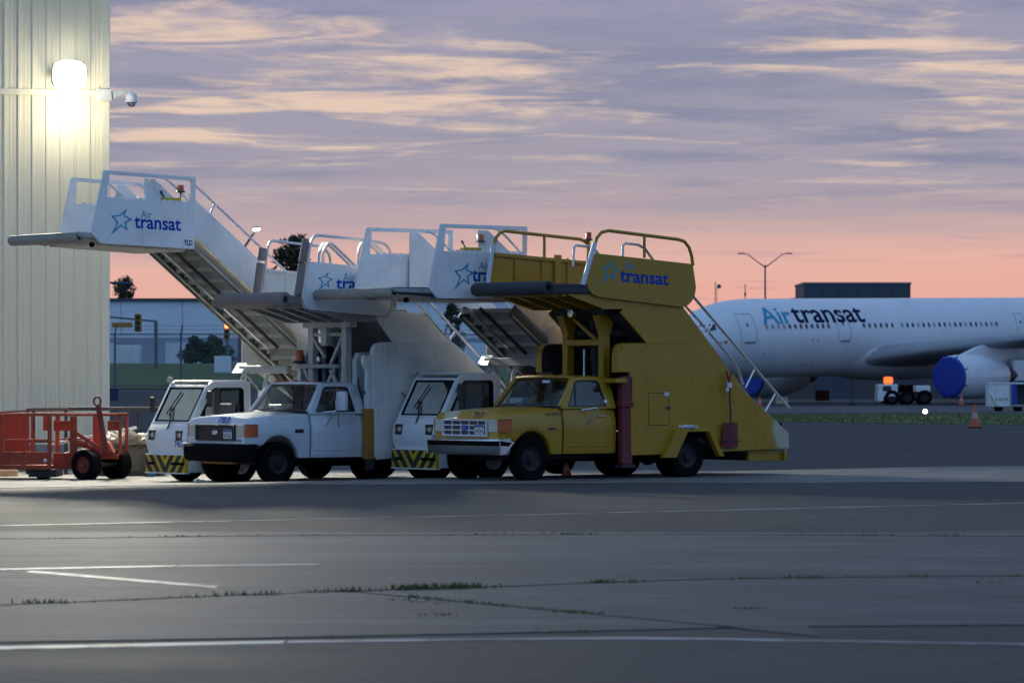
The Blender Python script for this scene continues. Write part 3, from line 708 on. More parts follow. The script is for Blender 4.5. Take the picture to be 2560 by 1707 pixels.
def cone(label, X, Y, h, r, z=None, group='traffic cones on the apron'):
    c = thing('traffic_cone', label, 'traffic cone', (X, Y, gz(X, Y) if z is None else z), 0, group)
    MB().box((-r * 1.25, -r * 1.25, 0), (r * 1.25, r * 1.25, h * 0.05)).build('base', M['black'], c, bevel=0.01)
    MB().lathe([(r, h * 0.05), (r * 0.68, h * 0.42)], 18, axis='z').lathe([(r * 0.44, h * 0.68), (r * 0.2, h), (0, h)], 18, axis='z').build('body', plain('cone_orange', (0.62, 0.10, 0.04), 0.5), c, smooth=True)
    MB().lathe([(r * 0.68, h * 0.42), (r * 0.44, h * 0.68)], 18, axis='z').build('band', plain('cone_band', (0.55, 0.30, 0.26), 0.5), c, smooth=True)
    return c
cone('orange traffic cone on the grass edge in front of the engine', sx(2437, 145), 145, 0.92, 0.2)
cone('faded orange cone under the airliner engine, beside the baggage cart', sx(2403, 255), 255, 0.75, 0.2)
cone('red and white cone beyond the foot of the yellow stairs', sx(1899, 240), 240, 0.7, 0.2)
c = cone('small orange cone standing under the yellow truck', sx(1416, 69.5), 69.5, 0.26, 0.10)
tl = thing('taxiway_light', 'small bright white taxiway light in the grass', 'taxiway light', (sx(2313, 178), 178, gz(20, 178)))
MB().lathe([(0.14, 0), (0.14, 0.03), (0.05, 0.05), (0.05, 0.26), (0, 0.26)], 12, axis='z').build('stem', M['dark'], tl)
MB().lathe([(0.08, 0.26), (0.1, 0.33), (0.06, 0.42), (0, 0.44)], 12, axis='z').build('lamp', glow_mat('taxi_white', (0.85, 0.93, 1.0), 30.0), tl)
# ------------------------------------------------------------------ vehicles: shared pieces
HEAD = R(220.0)                                    # every stair vehicle is parked on this heading
def wheel(par, x, y, r, w, rimmat, dual=False, side=1, steer=0.0):
    """a wheel with tyre and rim; y is its centre plane, side the outward direction"""
    e = bpy.data.objects.new('wheel', None); COL.objects.link(e); e.parent = par; e.location = (x, y, r); e.rotation_euler = (0, 0, steer)
    mb = MB(); h = w / 2
    mb.lathe([(r * 0.56, -h * 0.8), (r * 0.72, -h), (r * 0.92, -h * 0.98), (r * 0.985, -h * 0.8), (r, -h * 0.45), (r, h * 0.45), (r * 0.985, h * 0.8), (r * 0.92, h * 0.98), (r * 0.72, h), (r * 0.56, h * 0.8), (r * 0.54, 0)], 30)
    n = 44
    for k in range(n):                             # tread lugs
        a = 2 * math.pi * k / n
        for s in (-1, 1):
            q = []
            for da in (-0.055, 0.055):
                for yy in (s * h * 0.12, s * h * 0.86): q.append((da + 0.04 * (1 if s > 0 else -1), yy))
            vs = [((r + rr) * math.cos(a + da), yy, (r + rr) * math.sin(a + da)) for rr in (-0.006, 0.004) for da, yy in q]
            mb.add(vs, [(4, 5, 7, 6), (0, 1, 5, 4), (2, 3, 7, 6), (0, 2, 6, 4), (1, 3, 7, 5)])
    mb.build('tyre', M['black'], e, smooth=True, angle=30)
    s = side
    rb = MB().lathe([(r * 0.57, s * h * 0.8), (r * 0.54, s * h * 0.86), (r * 0.50, s * h * 0.6), (r * 0.40, s * h * 0.45), (r * 0.30, s * h * 0.55), (r * 0.20, s * h * 0.62), (r * 0.18, s * h * 0.95), (0, s * h * 1.0)], 26)
    for k in range(8):
        a = 2 * math.pi * k / 8
        rb.lathe([(0.014, s * h * 0.5), (0.014, s * h * 0.68), (0, s * h * 0.7)], 6, (r * 0.26 * math.cos(a), 0, r * 0.26 * math.sin(a)))
    rb.build('rim', rimmat, e, smooth=True, angle=30)
    return e
def beacon(par, p, r, h, mat, base='trim', name='beacon'):
    b = MB().lathe([(r * 1.05, 0), (r, h * 0.1), (r * 0.94, h * 0.9), (r * 0.8, h), (0, h * 1.02)], 18, p, 'z').build(name, M[mat], par, smooth=True)
    MB().lathe([(r * 1.5, -h * 0.28), (r * 1.5, -h * 0.2), (r * 1.1, 0), (0, 0.0)], 18, p, 'z').build('beacon_base', M[base], b)
    return b
STAR_O = [(1155, 528), (1135, 592), (1207, 620), (1148, 657), (1160, 727), (1105, 690), (1013, 777), (1058, 690), (1062, 655), (1015, 603), (1085, 592)]
STAR_I = [(1128, 574), (1124, 602), (1172, 622), (1131, 652), (1143, 704), (1105, 672), (1052, 722), (1072, 684), (1078, 652), (1042, 611), (1093, 602)]
def star_logo(par, cx, cz, y, size, slope=0.0):
    """five pointed star drawn as an outline with one long tail"""
    k = size / 240.0; kx = k * 1.24
    def p(q, t):
        ox = (q[0] - 1100) * kx; oz = (650 - q[1]) * k
        return (cx - ox, y + t, cz + oz - slope * ox)
    return MB().ring(STAR_O, STAR_I, 0.002, 0.005, fn=p).build('star_emblem', M['sky_ink'], par)
def logo(par, y, star, s_size, air, air_h, tr0, tr1, tr_h, tr_w, inkm='blue_ink', slope=0.0):
    star_logo(par, star[0], star[1], y, s_size, slope)
    rd = Vector((-1, 0, -slope))
    lettering(par, 'Air', M['sky_ink'], (air[0], y, air[1]), rd, (0, 0, 1), air_h, air_h * 1.75, bold=0.004)
    lettering(par, 'transat', M[inkm], (tr0, y, tr1), rd, (0, 0, 1), tr_h, tr_w, bold=0.022, space=1.0)

# ------------------------------------------------------------------ pickup chassis and cab
def cab_y(z): return 0.975 - max(0.0, z - 1.29) * 0.29
def pickup(root, body, P):
    yb = M[body]
    def half(x):
        """half cross-section of the lower body at station x, from sill to centre line"""
        w = 0.98
        if x > 0.40: w = 0.98 - 0.09 * ((x - 0.40) / 0.32) ** 2.2
        zb = 0.46
        if x > 0.45: zb = 0.70
        if abs(x) < 0.455: zb = max(0.46, 0.42 + math.sqrt(max(0, 0.455 ** 2 - x * x)))
        if x > 0.30: zb = max(zb, 0.70)
        zs = 1.285 if x < -0.70 else 1.285 - 0.075 * ((x + 0.70) / 1.35) ** 1.5
        if x > 0.665: zs -= 0.128 * ((x - 0.665) / 0.055) ** 1.6
        crown = 0.035 if x > -0.72 else 0.0
        return [(w - 0.10, zb), (w - 0.015, zb + 0.012), (w, max(0.70, zb + 0.04)), (w + 0.004, max(0.9, zb + 0.06)), (w - 0.002, min(1.095, zs - 0.035)), (w - 0.022, min(1.13, zs - 0.02)),
                (w - 0.045, max(min(1.13, zs - 0.02) + 0.004, zs - 0.05)), (w - 0.10, zs - 0.008), (w - 0.22, zs + 0.004), (w - 0.30, zs - 0.006 + crown * 0.3), (w - 0.55, zs + crown * 0.85), (0.0, zs + crown)]
    xs = [0.72, 0.715, 0.706, 0.695, 0.68, 0.665, 0.64, 0.59, 0.52] + [0.4551 - 0.4551 * 2 * i / 22 for i in range(23)] + [-0.52, -0.62, -0.70]
    xs = sorted(set(xs), reverse=True)
    secs = []
    for x in xs:
        h = half(x); secs.append([(x, y, z) for y, z in h] + [(x, -y, z) for y, z in reversed(h[:-1])])
    MB().loft(secs).build('front_body', yb, root, smooth=True, angle=32)
    xs = [-0.745, -1.0, -1.4, -1.84, -1.96, -2.01]
    secs = []
    for x in xs:
        h = [(y - (0.02 if x < -1.99 else 0), z) for y, z in half(min(x, -0.745))]
        secs.append([(x, y, z) for y, z in h] + [(x, -y, z) for y, z in reversed(h[:-1])])
    MB().loft(secs).build('cab_body', yb, root, smooth=True, angle=32)
    for s in (1, -1):                              # doors, a few mm proud so that their seams read
        mb = MB(); q = []
        for x in (-0.765, -0.78, -1.3, -1.80, -1.82):
            e = 0.0 if x in (-0.765, -1.82) else 0.009
            q.append([(x, s * (y + e), z) for y, z in [(0.945, 0.50), (0.967, 0.515), (0.981, 0.70), (0.985, 0.92), (0.978, 1.095), (0.960, 1.128), (0.940, 1.24), (0.925, 1.275)]])
        d = mb.loft(q, cap=False).build('door', yb, root, smooth=True, angle=40)
        MB().box((-1.76, s * 0.985, 1.135) if s > 0 else (-1.76, -1.005, 1.135), (-1.58, s * 1.005 if s > 0 else -0.985, 1.16)).build('handle', M['chrome'], d, bevel=0.006)
        MB().box((-1.80, min(s * 0.988, s * 0.994), 0.60), (-0.79, max(s * 0.988, s * 0.994), 0.63)).build('side_moulding', yb, d, bevel=0.002)
        # greenhouse side
        outer = [(-0.70, 1.275), (-1.01, 1.79), (-1.09, 1.84), (-1.5, 1.852), (-1.87, 1.84), (-1.945, 1.79), (-1.995, 1.55), (-2.01, 1.275)]
        inner = [(-0.86, 1.315), (-1.125, 1.755), (-1.17, 1.782), (-1.45, 1.788), (-1.65, 1.782), (-1.70, 1.75), (-1.755, 1.5), (-1.78, 1.315)]
        MB().ring(outer, inner, 0, 1, fn=lambda p, t, s=s: (p[0], s * (cab_y(p[1]) - 0.05 * t), p[1])).build('door_pillar', yb, root, bevel=0.008, smooth=True)
        gin = [(-0.86, 1.315), (-1.125, 1.755), (-1.17, 1.782), (-1.45, 1.788), (-1.65, 1.782), (-1.70, 1.75), (-1.755, 1.5), (-1.78, 1.315)]
        g2 = [(a + (0.018 if a > -1.4 else -0.0) * -1 + (0.018 if a < -1.5 else 0), b + (0.016 if b < 1.4 else -0.016)) for a, b in gin]
        MB().ring(gin, g2, 0, 1, fn=lambda p, t, s=s: (p[0], s * (cab_y(p[1]) + 0.004 - 0.03 * t), p[1])).build('window_seal', M['trim'], root)
        vs = [(a, s * (cab_y(b) - 0.02), b) for a, b in gin]
        MB().add(vs, [tuple(range(8))]).build('side_window', M['glass_dark'], root)
        MB().beam((-1.05, s * (cab_y(1.3) - 0.012), 1.30), (-1.15, s * (cab_y(1.77) - 0.012), 1.77), 0.022, 0.02).build('vent_divider', M['trim'], root)
    # roof
    def roof(u, v):
        x = -1.045 - 0.90 * u; yy = (v * 2 - 1); hw = 0.815 - (0.02 if u < 0.05 or u > 0.95 else 0)
        e = min(u, 1 - u) * 9; drop = 0.028 * max(0, 1 - e) ** 2
        return (x, yy * hw, 1.838 + 0.042 * (1 - abs(yy) ** 2.6) - drop)
    mb = MB().grid(roof, 12, 16)
    r2 = mb.v[:]; mb.add([(x, y * 0.99, z - 0.05) for x, y, z in r2], [f for f in mb.f[:12 * 16]])
    mb.build('roof', yb, root, smooth=True, angle=50)
    # windscreen and its frame
    def wsp(v, t):
        y0 = 0.915 + (0.775 - 0.915) * t; yy = (v * 2 - 1) * y0
        return (-0.625 - 0.41 * t - 0.10 * (v * 2 - 1) ** 2 * (1 - 0.2 * t), yy, 1.315 + 0.505 * t)
    MB().grid(lambda u, v: wsp(u, v), 12, 6).build('windscreen', M['glass'], root, smooth=True)
    outl = [wsp(i / 12, 0) for i in range(13)] + [wsp(1, j / 4) for j in range(1, 5)] + [wsp(1 - i / 12, 1) for i in range(1, 13)] + [wsp(0, 1 - j / 4) for j in range(1, 4)]
    MB().tube(outl, 0.016, 6, closed=True).build('windscreen_seal', M['trim'], root, smooth=True)
    for s in (0, 1): MB().tube([tuple(c + (0.012 if i == 0 else 0) for i, c in enumerate(wsp(s, t / 4))) for t in range(5)], 0.042, 8).build('front_pillar', yb, root, smooth=True)
    MB().tube([(wsp(i / 10, 1)[0] - 0.01, wsp(i / 10, 1)[1], 1.832 + 0.02 * (1 - (i / 5 - 1) ** 2)) for i in range(11)], 0.028, 8).build('header', yb, root, smooth=True)
    MB().grid(lambda u, v: (-0.545 - 0.10 * v - 0.1 * (u * 2 - 1) ** 2, (u * 2 - 1) * 0.86, 1.318 + 0.004 * v), 10, 1).build('cowl_vent', M['trim'], root)
    for y0, y1 in ((-0.62, -0.05), (0.10, 0.70)):
        a = wsp(0.5 + y0 / 1.83, 0.02); c = wsp(0.5 + y1 / 1.78, 0.10)
        MB().tube([(a[0] + 0.03, a[1], a[2] + 0.015), (c[0] + 0.03, c[1], c[2] + 0.015)], 0.011, 5).build('wiper', M['trim'], root)
    # rear of the cab
    MB().ring([(-0.93, 1.275), (0.93, 1.275), (0.80, 1.80), (-0.80, 1.80)], [(-0.66, 1.37), (0.66, 1.37), (0.60, 1.72), (-0.60, 1.72)], -1.985, -1.93, 'x').build('rear_panel', yb, root, bevel=0.01)
    MB().box((-1.965, -0.66, 1.37), (-1.955, 0.66, 1.72)).build('rear_window', M['glass'], root)
    MB().box((-1.95, -0.88, 1.28), (-0.68, 0.88, 1.292)).build('cab_floor', M['interior'], root)
    MB().prism([(-0.72, 1.29), (-0.86, 1.29), (-0.86, 1.33), (-0.78, 1.345)], -0.86, 0.86).build('dashboard', M['interior'], root)
    MB().box((-1.90, -0.80, 1.29), (-1.74, 0.80, 1.44)).build('bench_seat', M['interior'], root, bevel=0.04)
    a = [(-1.10 + 0.19 * math.cos(t) * 0.35, 0.40 + 0.19 * math.sin(t), 1.34 + 0.19 * math.cos(t) * 0.92) for t in [2 * math.pi * i / 20 for i in range(20)]]
    MB().tube(a, 0.014, 6, closed=True).tube([(-1.10, 0.22, 1.34), (-1.10, 0.58, 1.34)], 0.012, 5).build('steering_wheel', M['trim'], root)
    # front end
    gm = M[P['grille_frame']]
    X = 0.722
    gy, gz0, gz1 = 0.60, 0.81, 1.075
    MB().box((X - 0.02, -gy, gz0), (X + 0.004, gy, gz1)).build('grille_back', M['trim'], root)
    g = MB().ring([(-gy - 0.02, gz0 - 0.02), (gy + 0.02, gz0 - 0.02), (gy + 0.02, gz1 + 0.012), (-gy - 0.02, gz1 + 0.012)], [(-gy + 0.012, gz0 + 0.01), (gy - 0.012, gz0 + 0.01), (gy - 0.012, gz1 - 0.012), (-gy + 0.012, gz1 - 0.012)], X, X + 0.045, 'x').build('grille', gm, root, bevel=0.005)
    bars = MB()
    for k in range(1, 3): bars.box((X + 0.005, -gy, gz0 + (gz1 - gz0) * k / 3 - 0.011), (X + 0.036, gy, gz0 + (gz1 - gz0) * k / 3 + 0.011))
    bars.build('grille_bar', gm, g, bevel=0.002)
    if P['grille_cols']:
        for k in range(1, 5):
            yy = -gy + 2 * gy * k / 5; MB().box((X + 0.005, yy - 0.009, gz0), (X + 0.032, yy + 0.009, gz1)).build('grille_bar', gm, g, bevel=0.002)
    else:
        for k in range(1, 7):
            zz = gz0 + (gz1 - gz0) * k / 7; MB().box((X + 0.005, -gy + 0.02, zz - 0.006), (X + 0.026, gy - 0.02, zz + 0.006)).build('grille_bar', gm, g)
    em = MB().lathe([(0.0, 0.012), (0.045, 0.010), (0.052, 0.0), (0.0, 0.0)], 24, (X + 0.036, 0, 0), 'x')
    em.v = [(x, y * 1.75, z * 0.95 + 0.94) for x, y, z in em.v]
    e = em.build('emblem', M[P['emblem']], root, smooth=True)
    if P['emblem'] == 'blue_ink': lettering(e, 'Ford', M['chrome'], (X + 0.0505, -0.062, 0.917), (0, 1, 0), (0, 0, 1), 0.045, 0.12, shear=0.3)
    pl = MB().box((X + 0.045, 0.30, 0.83), (X + 0.052, 0.56, 1.01)).build('number_plate', M['plate'], root)
    MB().box((X + 0.0525, 0.30, 0.95), (X + 0.0535, 0.56, 1.01)).build('plate_band', plain('plate_blue', (0.10, 0.13, 0.30), 0.5), pl)
    lettering(pl, P['plate'], M['dark_ink'], (X + 0.052, 0.325, 0.850), (0, 1, 0), (0, 0, 1), 0.075, 0.21, bold=0.01)
    for s in (1, -1):
        hd = MB().prism([(s * 0.625, 0.865), (s * 0.885, 0.865), (s * 0.885, 1.085), (s * 0.625, 1.085)], X - 0.03, X + 0.012, 'x').build('headlight', M['lens'], root, bevel=0.012)
        MB().lathe([(0.085, 0.0), (0.06, -0.02), (0, -0.03)], 16, (X + 0.014, s * 0.755, 0.975), 'x').build('bulb', M['chrome'], hd, smooth=True)
        q = [(X + 0.008, 0.888), (X - 0.01, 0.935), (X - 0.05, 0.968), (X - 0.13, 0.988), (X - 0.24, 0.992), (X - 0.24, 0.93), (X - 0.05, 0.88)]
        MB().prism([(a, s * b) for a, b in q], 0.865, 1.085, 'z').build('turn_signal', M['amber_glass' if P['amber'] else 'red_lens'], root, bevel=0.006)
        MB().prism([(a + 0.003, s * (b + 0.002)) for a, b in q[:5]] + [(q[5][0], s * q[5][1])], 1.087, 1.094, 'z').build('lamp_trim', M['trim'], root)
    # bumper
    def bsec(y):
        c = 0.90 - 0.05 * (abs(y) / 1.02) ** 2.5 - (0.16 if abs(y) > 0.99 else 0)
        return c
    prof = P['bumper_profile']
    ys = [-1.035, -1.0, -0.85, -0.5, 0, 0.5, 0.85, 1.0, 1.035]
    secs = [[(bsec(y) + dx_ - 0.03, y, z + (0.05 if abs(y) > 1.01 and z < 0.6 else 0)) for dx_, z in prof] for y in ys]
    bu = MB().loft(secs).build('bumper', M[P['bumper']], root, bevel=0.008, smooth=True)
    if P['bumper'] == 'chrome':
        MB().loft([[(bsec(y) + 0.004, y, z) for z in (0.625, 0.715)] for y in ys], cap=False).build('rub_strip', M['black'], bu)
        for s in (1, -1): MB().prism([(0.80, 0.745), (0.44, 0.70), (0.66, 0.48), (0.78, 0.46)], s * 1.02, s * 1.04).build('bumper_end', M['chrome'], bu, bevel=0.006); MB().prism([(0.785, 0.715), (0.52, 0.685), (0.60, 0.62), (0.785, 0.63)], s * 1.04, s * 1.043).build('rub_strip', M['black'], bu)
    else:
        MB().box((0.70, -1.03, 0.715), (0.80, -0.86, 0.735)).build('bumper_corner', M['white'], bu, bevel=0.01)
        MB().box((0.55, -0.62, 0.355), (0.62, 0.42, 0.405)).build('tow_bar', M['orange_paint'], root, bevel=0.01)
    # mirrors
    for s in (1, -1):
        mr = bpy.data.objects.new('mirror', None); COL.objects.link(mr); mr.parent = root
        if P['mirror'] == 'tall':
            MB().box((-1.30, s * 1.10 if s > 0 else -1.38, 1.34), (-1.22, s * 1.38 if s > 0 else -1.10, 1.70)).build('mirror_head', yb, mr, bevel=0.03, smooth=True, seg=2)
            MB().tube([(-1.24, s * 1.09, 1.36), (-1.24, s * 1.08, 1.56)], 0.012, 6).tube([(-1.24, s * 1.09, 1.36), (-1.05, s * 0.985, 1.02)], 0.011, 6).tube([(-1.26, s * 1.12, 1.34), (-1.38, s * 0.985, 1.03)], 0.010, 6).tube([(-1.24, s * 1.09, 1.33), (-1.02, s * 0.97, 1.31)], 0.012, 6).build('mirror_arm', M['chrome'], mr)
        else:
            MB().box((-1.52, s * 1.10 if s > 0 else -1.30, 1.34), (-1.46, s * 1.30 if s > 0 else -1.10, 1.44)).build('mirror_head', M['chrome'], mr, bevel=0.02, smooth=True)
            MB().tube([(-1.16, s * 0.975, 1.25), (-1.40, s * 1.10, 1.29), (-1.47, s * 1.14, 1.26), (-1.32, s * 1.02, 1.04), (-1.22, s * 0.985, 0.99)], 0.012, 6).build('mirror_arm', M['chrome'], mr)
    if P['roof_lights']:
        for y in (-0.60, -0.33, 0.0, 0.33, 0.60):
            MB().lathe([(0.035, 0.0), (0.032, 0.025), (0.018, 0.04), (0, 0.043)], 12, (0, 0, 0), 'z').build('clearance_light', M['red_lens'], root, loc=(-1.12, y, 1.868)).scale = (1.3, 1.8, 1.0)
    # frame, axles, wheels
    for s in (1, -1): MB().box((-6.0, s * 0.42 - 0.05, 0.46), (0.6, s * 0.42 + 0.05, 0.62)).build('frame_rail', M['dark'], root)
    MB().tube([(0, -0.8, 0.40), (0, 0.8, 0.40)], 0.06, 8).build('axle', M['dark'], root)
    MB().tube([(-3.66, -0.8, 0.40), (-3.66, 0.8, 0.40)], 0.07, 8).lathe([(0, -0.15), (0.17, -0.1), (0.2, 0), (0.17, 0.1), (0, 0.15)], 14, (-3.66, 0, 0.40), 'y').build('axle', M['dark'], root)
    MB().box((-1.9, -0.35, 0.36), (-0.7, 0.32, 0.5)).tube([(-0.4, 0.1, 0.45), (-3.5, 0.0, 0.42)], 0.05, 8).build('transmission', M['dark'], root)
    MB().box((-1.75, -0.93, 0.33), (-0.95, -0.55, 0.55)).build('fuel_tank', M['dark'], root, bevel=0.03)
    wheel(root, 0, 0.86, 0.385, 0.235, M[P['rim']], side=1); wheel(root, 0, -0.86, 0.385, 0.235, M[P['rim']], side=-1)
    for s in (1, -1):
        wheel(root, -3.66, s * 1.0, 0.395, 0.225, M[P['rim']], side=s); wheel(root, -3.66, s * 0.72, 0.395, 0.225, M['hub_dark'], side=-s)

# ------------------------------------------------------------------ stair body carried by the pickups
def stair_body(root, mat, P):
    m = M[mat]; ox, oz = P['shift']
    def q(pts): return [(a + ox, b + oz) for a, b in pts]
    side = [(-1.88, 1.93), (-1.88, 2.26), (-1.905, 2.36), (-1.96, 2.43), (-2.06, 2.46), (-3.72, 2.475), (-3.82, 2.455), (-3.92, 2.40), (-6.22, 0.80), (-6.25, 0.74), (-6.25, 0.50), (-4.42, 0.45), (-4.10, 0.865), (-3.54, 0.865), (-3.28, 0.43), (-2.25, 0.42), (-2.22, 1.93)]
    if not P.get('step', True): side[-2:] = [(-1.96, 0.36), (-1.89, 0.44)]
    side = [(a + ox, b + oz * (1 if b > 1.5 else 0.3)) for a, b in side]
    for s in (1, -1):
        b = MB().prism(side, s * 1.06, s * 1.12).build('side_panel', m, root, bevel=0.012)
        e = side[:6]
        MB().loft([[(a, s * 1.12, z), (a + 0.005, s * 1.07, z + 0.004), (a - 0.012, s * 0.98, z - 0.004)] for a, z in e], cap=False).build('panel_lip', m, b, smooth=True)
        if mat == 'yellow':
            fo = [(-2.95, 0.37), (-3.29, 0.895), (-4.10, 0.895), (-4.47, 0.38)]; fi = [(-3.26, 0.37), (-3.54, 0.84), (-4.06, 0.84), (-4.34, 0.38)]
            mb = MB()
            mb.loft([[(fo[k][0], s * 1.12, fo[k][1]), (fo[k][0], s * 1.24, fo[k][1]), (fi[k][0], s * 1.24, fi[k][1]), (fi[k][0], s * 1.12, fi[k][1])] for k in range(4)]).build('wheel_arch', m, root, bevel=0.006)
            for k, (bx, bz) in enumerate(((-2.0, 2.38), (-2.5, 2.30), (-3.2, 2.0), (-3.75, 1.80), (-4.25, 1.60), (-4.8, 1.4), (-5.35, 1.20), (-2.35, 0.9), (-2.6, 0.92), (-3.25, 0.93))):
                MB().lathe([(0.016, 0.0), (0.013, s * 0.008), (0, s * 0.01)], 8, (bx, s * 1.121, bz)).build('bolt', M['dark'], b)
    MB().prism([(a - 0.03 if a > -2 else a, b - 0.02 if b > 2.3 else b) for a, b in side], -1.055, -1.03).build('dark_inner_sheet', M['dark'], root)  # added dark sheet that blackens the inner face of the side panel
    MB().prism([(a - 0.03 if a > -2 else a, b - 0.02 if b > 2.3 else b) for a, b in side], 1.03, 1.055).build('dark_inner_sheet', M['dark'], root)
    # upper flight
    fl = P['flight']
    for s in (1, -1): MB().prism(fl, s * 0.98, s * 1.02).build('flight_side', m, root, bevel=0.01)
    (xa, za), (xb, zb) = P['under']
    MB().prism([(xa, za), (xb, zb), (xb - 0.03, zb + 0.04), (xa - 0.03, za + 0.04)], -0.97, 0.97).build('flight_underside', M[P['under_mat']], root)
    n = 14; top = (xa - 0.42, za + 0.38)
    tm = MB().box((-0.15, -0.92, -0.02), (0.15, 0.92, 0.012)).box((-0.15, -0.92, -0.19), (-0.135, 0.92, -0.02)).mesh('tread', M['grey'])
    for k in range(n):
        t = k / (n - 1); link('tread', tm, root, loc=(top[0] + (xb - 0.30 - top[0]) * t, 0, top[1] + (zb + 0.32 - top[1]) * t))
    # deck bed over the frame
    MB().box((-6.1 + ox, -1.04, 0.62), (-2.3 + ox, 1.04, 0.72)).build('bed', M['dark'], root)
    MB().box((-6.22, -1.0, 0.28), (-5.35, -0.9, 0.48)).box((-6.22, 0.9, 0.27), (-5.3, 1.0, 0.48)).box((-6.24, -1.05, 0.27), (-6.16, 1.08, 0.49)).build('rear_step', m, root, bevel=0.01)
    for s in (1, -1): MB().box((-6.30, s * 1.0 - 0.05, 0.56), (-6.24, s * 1.0 + 0.05, 0.72)).build('tail_light', M['black'], root, bevel=0.01)
    MB().box((-6.27, -0.9, 0.90), (-6.20, 0.9, 0.98)).build('nosing', M['black'], root)
def platform(root, mat, P):
    """upper landing: floor with beams, soft front bumper"""
    x0, x1, zf = P['x0'], P['x1'], P['zf']         # front, rear, floor height
    tl = P.get('tilt', 0.0)
    def zt(x): return zf - tl * (x0 - x)
    m = M[mat]
    MB().prism([(x0 - 0.10, zt(x0) - 0.02), (x1, zt(x1) - 0.02), (x1, zt(x1) - 0.10), (x0 - 0.10, zt(x0) - 0.09)], -1.03, 1.03).build('floor', M[P['floor_mat']], root)
    for y in (-0.98, -0.5, 0.0, 0.5, 0.98):
        MB().prism([(x0 - 0.25, zt(x0) - 0.09), (x1, zt(x1) - 0.10), (x1, zt(x1) - 0.34), (x1 + 0.9, zt(x1) - 0.36), (x0 - 0.35, zt(x0) - 0.16)], y - 0.035, y + 0.035).build('floor_beam', M[P['beam_mat']], root)
    for k in range(4):
        x = x0 - 0.35 - (x0 - x1 - 0.5) * k / 3; MB().box((x - 0.03, -1.0, zt(x) - 0.2), (x + 0.03, 1.0, zt(x) - 0.1)).build('cross_member', M[P['beam_mat']], root)
    r = P['roll_r']; y0, y1 = P['roll_y']
    ro = MB().lathe([(r * 0.45, y0), (r * 0.92, y0), (r, y0 + 0.03), (r, y1 - 0.03), (r * 0.92, y1), (r * 0.45, y1), (r * 0.45, y1 - 0.2), (0, y1 - 0.2)], 22, (x0, 0, zt(x0) - r * 0.45)).build('front_bumper', M[P['roll_mat']], root, smooth=True, angle=50)
    for s in (1, -1): MB().box((P['side_x'], s * 1.0 - 0.06, zt(x0) - 0.16), (x0 - 0.04, s * 1.0 + 0.06, zt(x0) + 0.02)).build('side_bumper', M[P['side_mat']], root, bevel=0.02)

# ------------------------------------------------------------------ yellow stair truck
D = thing('stair_truck', 'mustard yellow stair truck numbered 717 with a worn white patch on its hood', 'stair truck', (-0.271, 66.70, 0.0), HEAD, 'passenger stair vehicles')
pickup(D, 'yellow', dict(grille_frame='plate', grille_cols=True, emblem='blue_ink', plate='A554', amber=True, bumper='chrome', bumper_profile=[(-0.10, 0.46), (-0.03, 0.50), (0.02, 0.60), (0.03, 0.63), (0.03, 0.72), (0.0, 0.75), (-0.12, 0.755)],
    mirror='low', roof_lights=False, rim='hub_dark'))
lettering(D, '717', M['purple_ink'], (0.727, 0.22, 1.118), (0, 1, 0), (-0.032, 0, 0.11), 0.105, 0.30, bold=0.012, shear=0.25, lift=0.016)
lettering(D, '52-9003', M['dark_ink'], (-0.33, 0.972, 1.165), (-1, 0, 0), (0, -0.15, 1), 0.052, 0.34, bold=0.01)
MB().box((-0.56, 0.984, 0.90), (-0.36, 0.988, 0.925)).box((-0.52, 0.984, 0.93), (-0.40, 0.988, 0.945)).build('fender_badge', M['dark'], D)
for k, y in enumerate((-0.5, -0.2, 0.12, 0.45)): MB().lathe([(0.03, 0.0), (0.028, 0.02), (0, 0.026)], 10, (0, 0, 0), 'z').build('clearance_light', M['red_lens'], D, loc=(-1.14, y, 1.868)).scale = (1.2, 1.9, 1)
MB().box((-0.83, 0.30, 1.74), (-0.815, 0.50, 1.79)).build('windscreen_sticker', M['plate'], D)
MB().box((-0.95, -0.62, 1.33), (-0.80, -0.25, 1.47)).build('dashboard_papers', M['plate'], D, bevel=0.02)
stair_body(D, 'yellow', dict(shift=(0, 0), under=((-2.10, 2.99), (-5.4, 0.28)), under_mat='dark',
    flight=[(-2.07, 3.02), (-2.42, 3.28), (-3.56, 3.20), (-4.964, 1.828), (-6.1, 0.75), (-5.6, 0.55), (-5.2, 0.45), (-2.684, 2.49)]))
platform(D, 'yellow', dict(x0=-0.40, x1=-2.60, zf=3.50, tilt=0.03, floor_mat='dark', beam_mat='yellow', roll_r=0.125, roll_y=(-1.1, 0.97), roll_mat='foam_dark', side_x=-1.35, side_mat='foam_dark'))
# near and far side panels of the landing
near = [(-1.369, 4.083), (-3.818, 3.93), (-3.90, 3.50), (-3.87, 3.36), (-3.80, 3.25), (-3.70, 3.17), (-3.56, 3.125), (-1.52, 3.285), (-1.36, 3.33), (-1.25, 3.43), (-1.205, 3.54)]
np_ = MB().prism(near, 1.04, 1.075).build('landing_panel', M['yellow'], D, bevel=0.008)
far = [(-0.80, 4.12), (-3.15, 4.0), (-3.2, 3.42), (-0.68, 3.50)]
fp = MB().prism(far, -1.075, -1.05).build('landing_panel', M['yellow'], D, bevel=0.006)
for x in (-1.30, -1.95, -2.58): MB().box((x - 0.015, -1.05, 3.46), (x + 0.015, -1.02, 4.07)).build('panel_rib', M['yellow'], fp)
MB().box((-2.40, -1.05, 3.46), (-2.24, -0.99, 4.12)).build('panel_post', M['yellow'], fp, bevel=0.01)
MB().beam((-0.8, -1.035, 4.10), (-3.15, -1.035, 3.98), 0.07, 0.06).build('panel_cap', M['yellow'], fp)
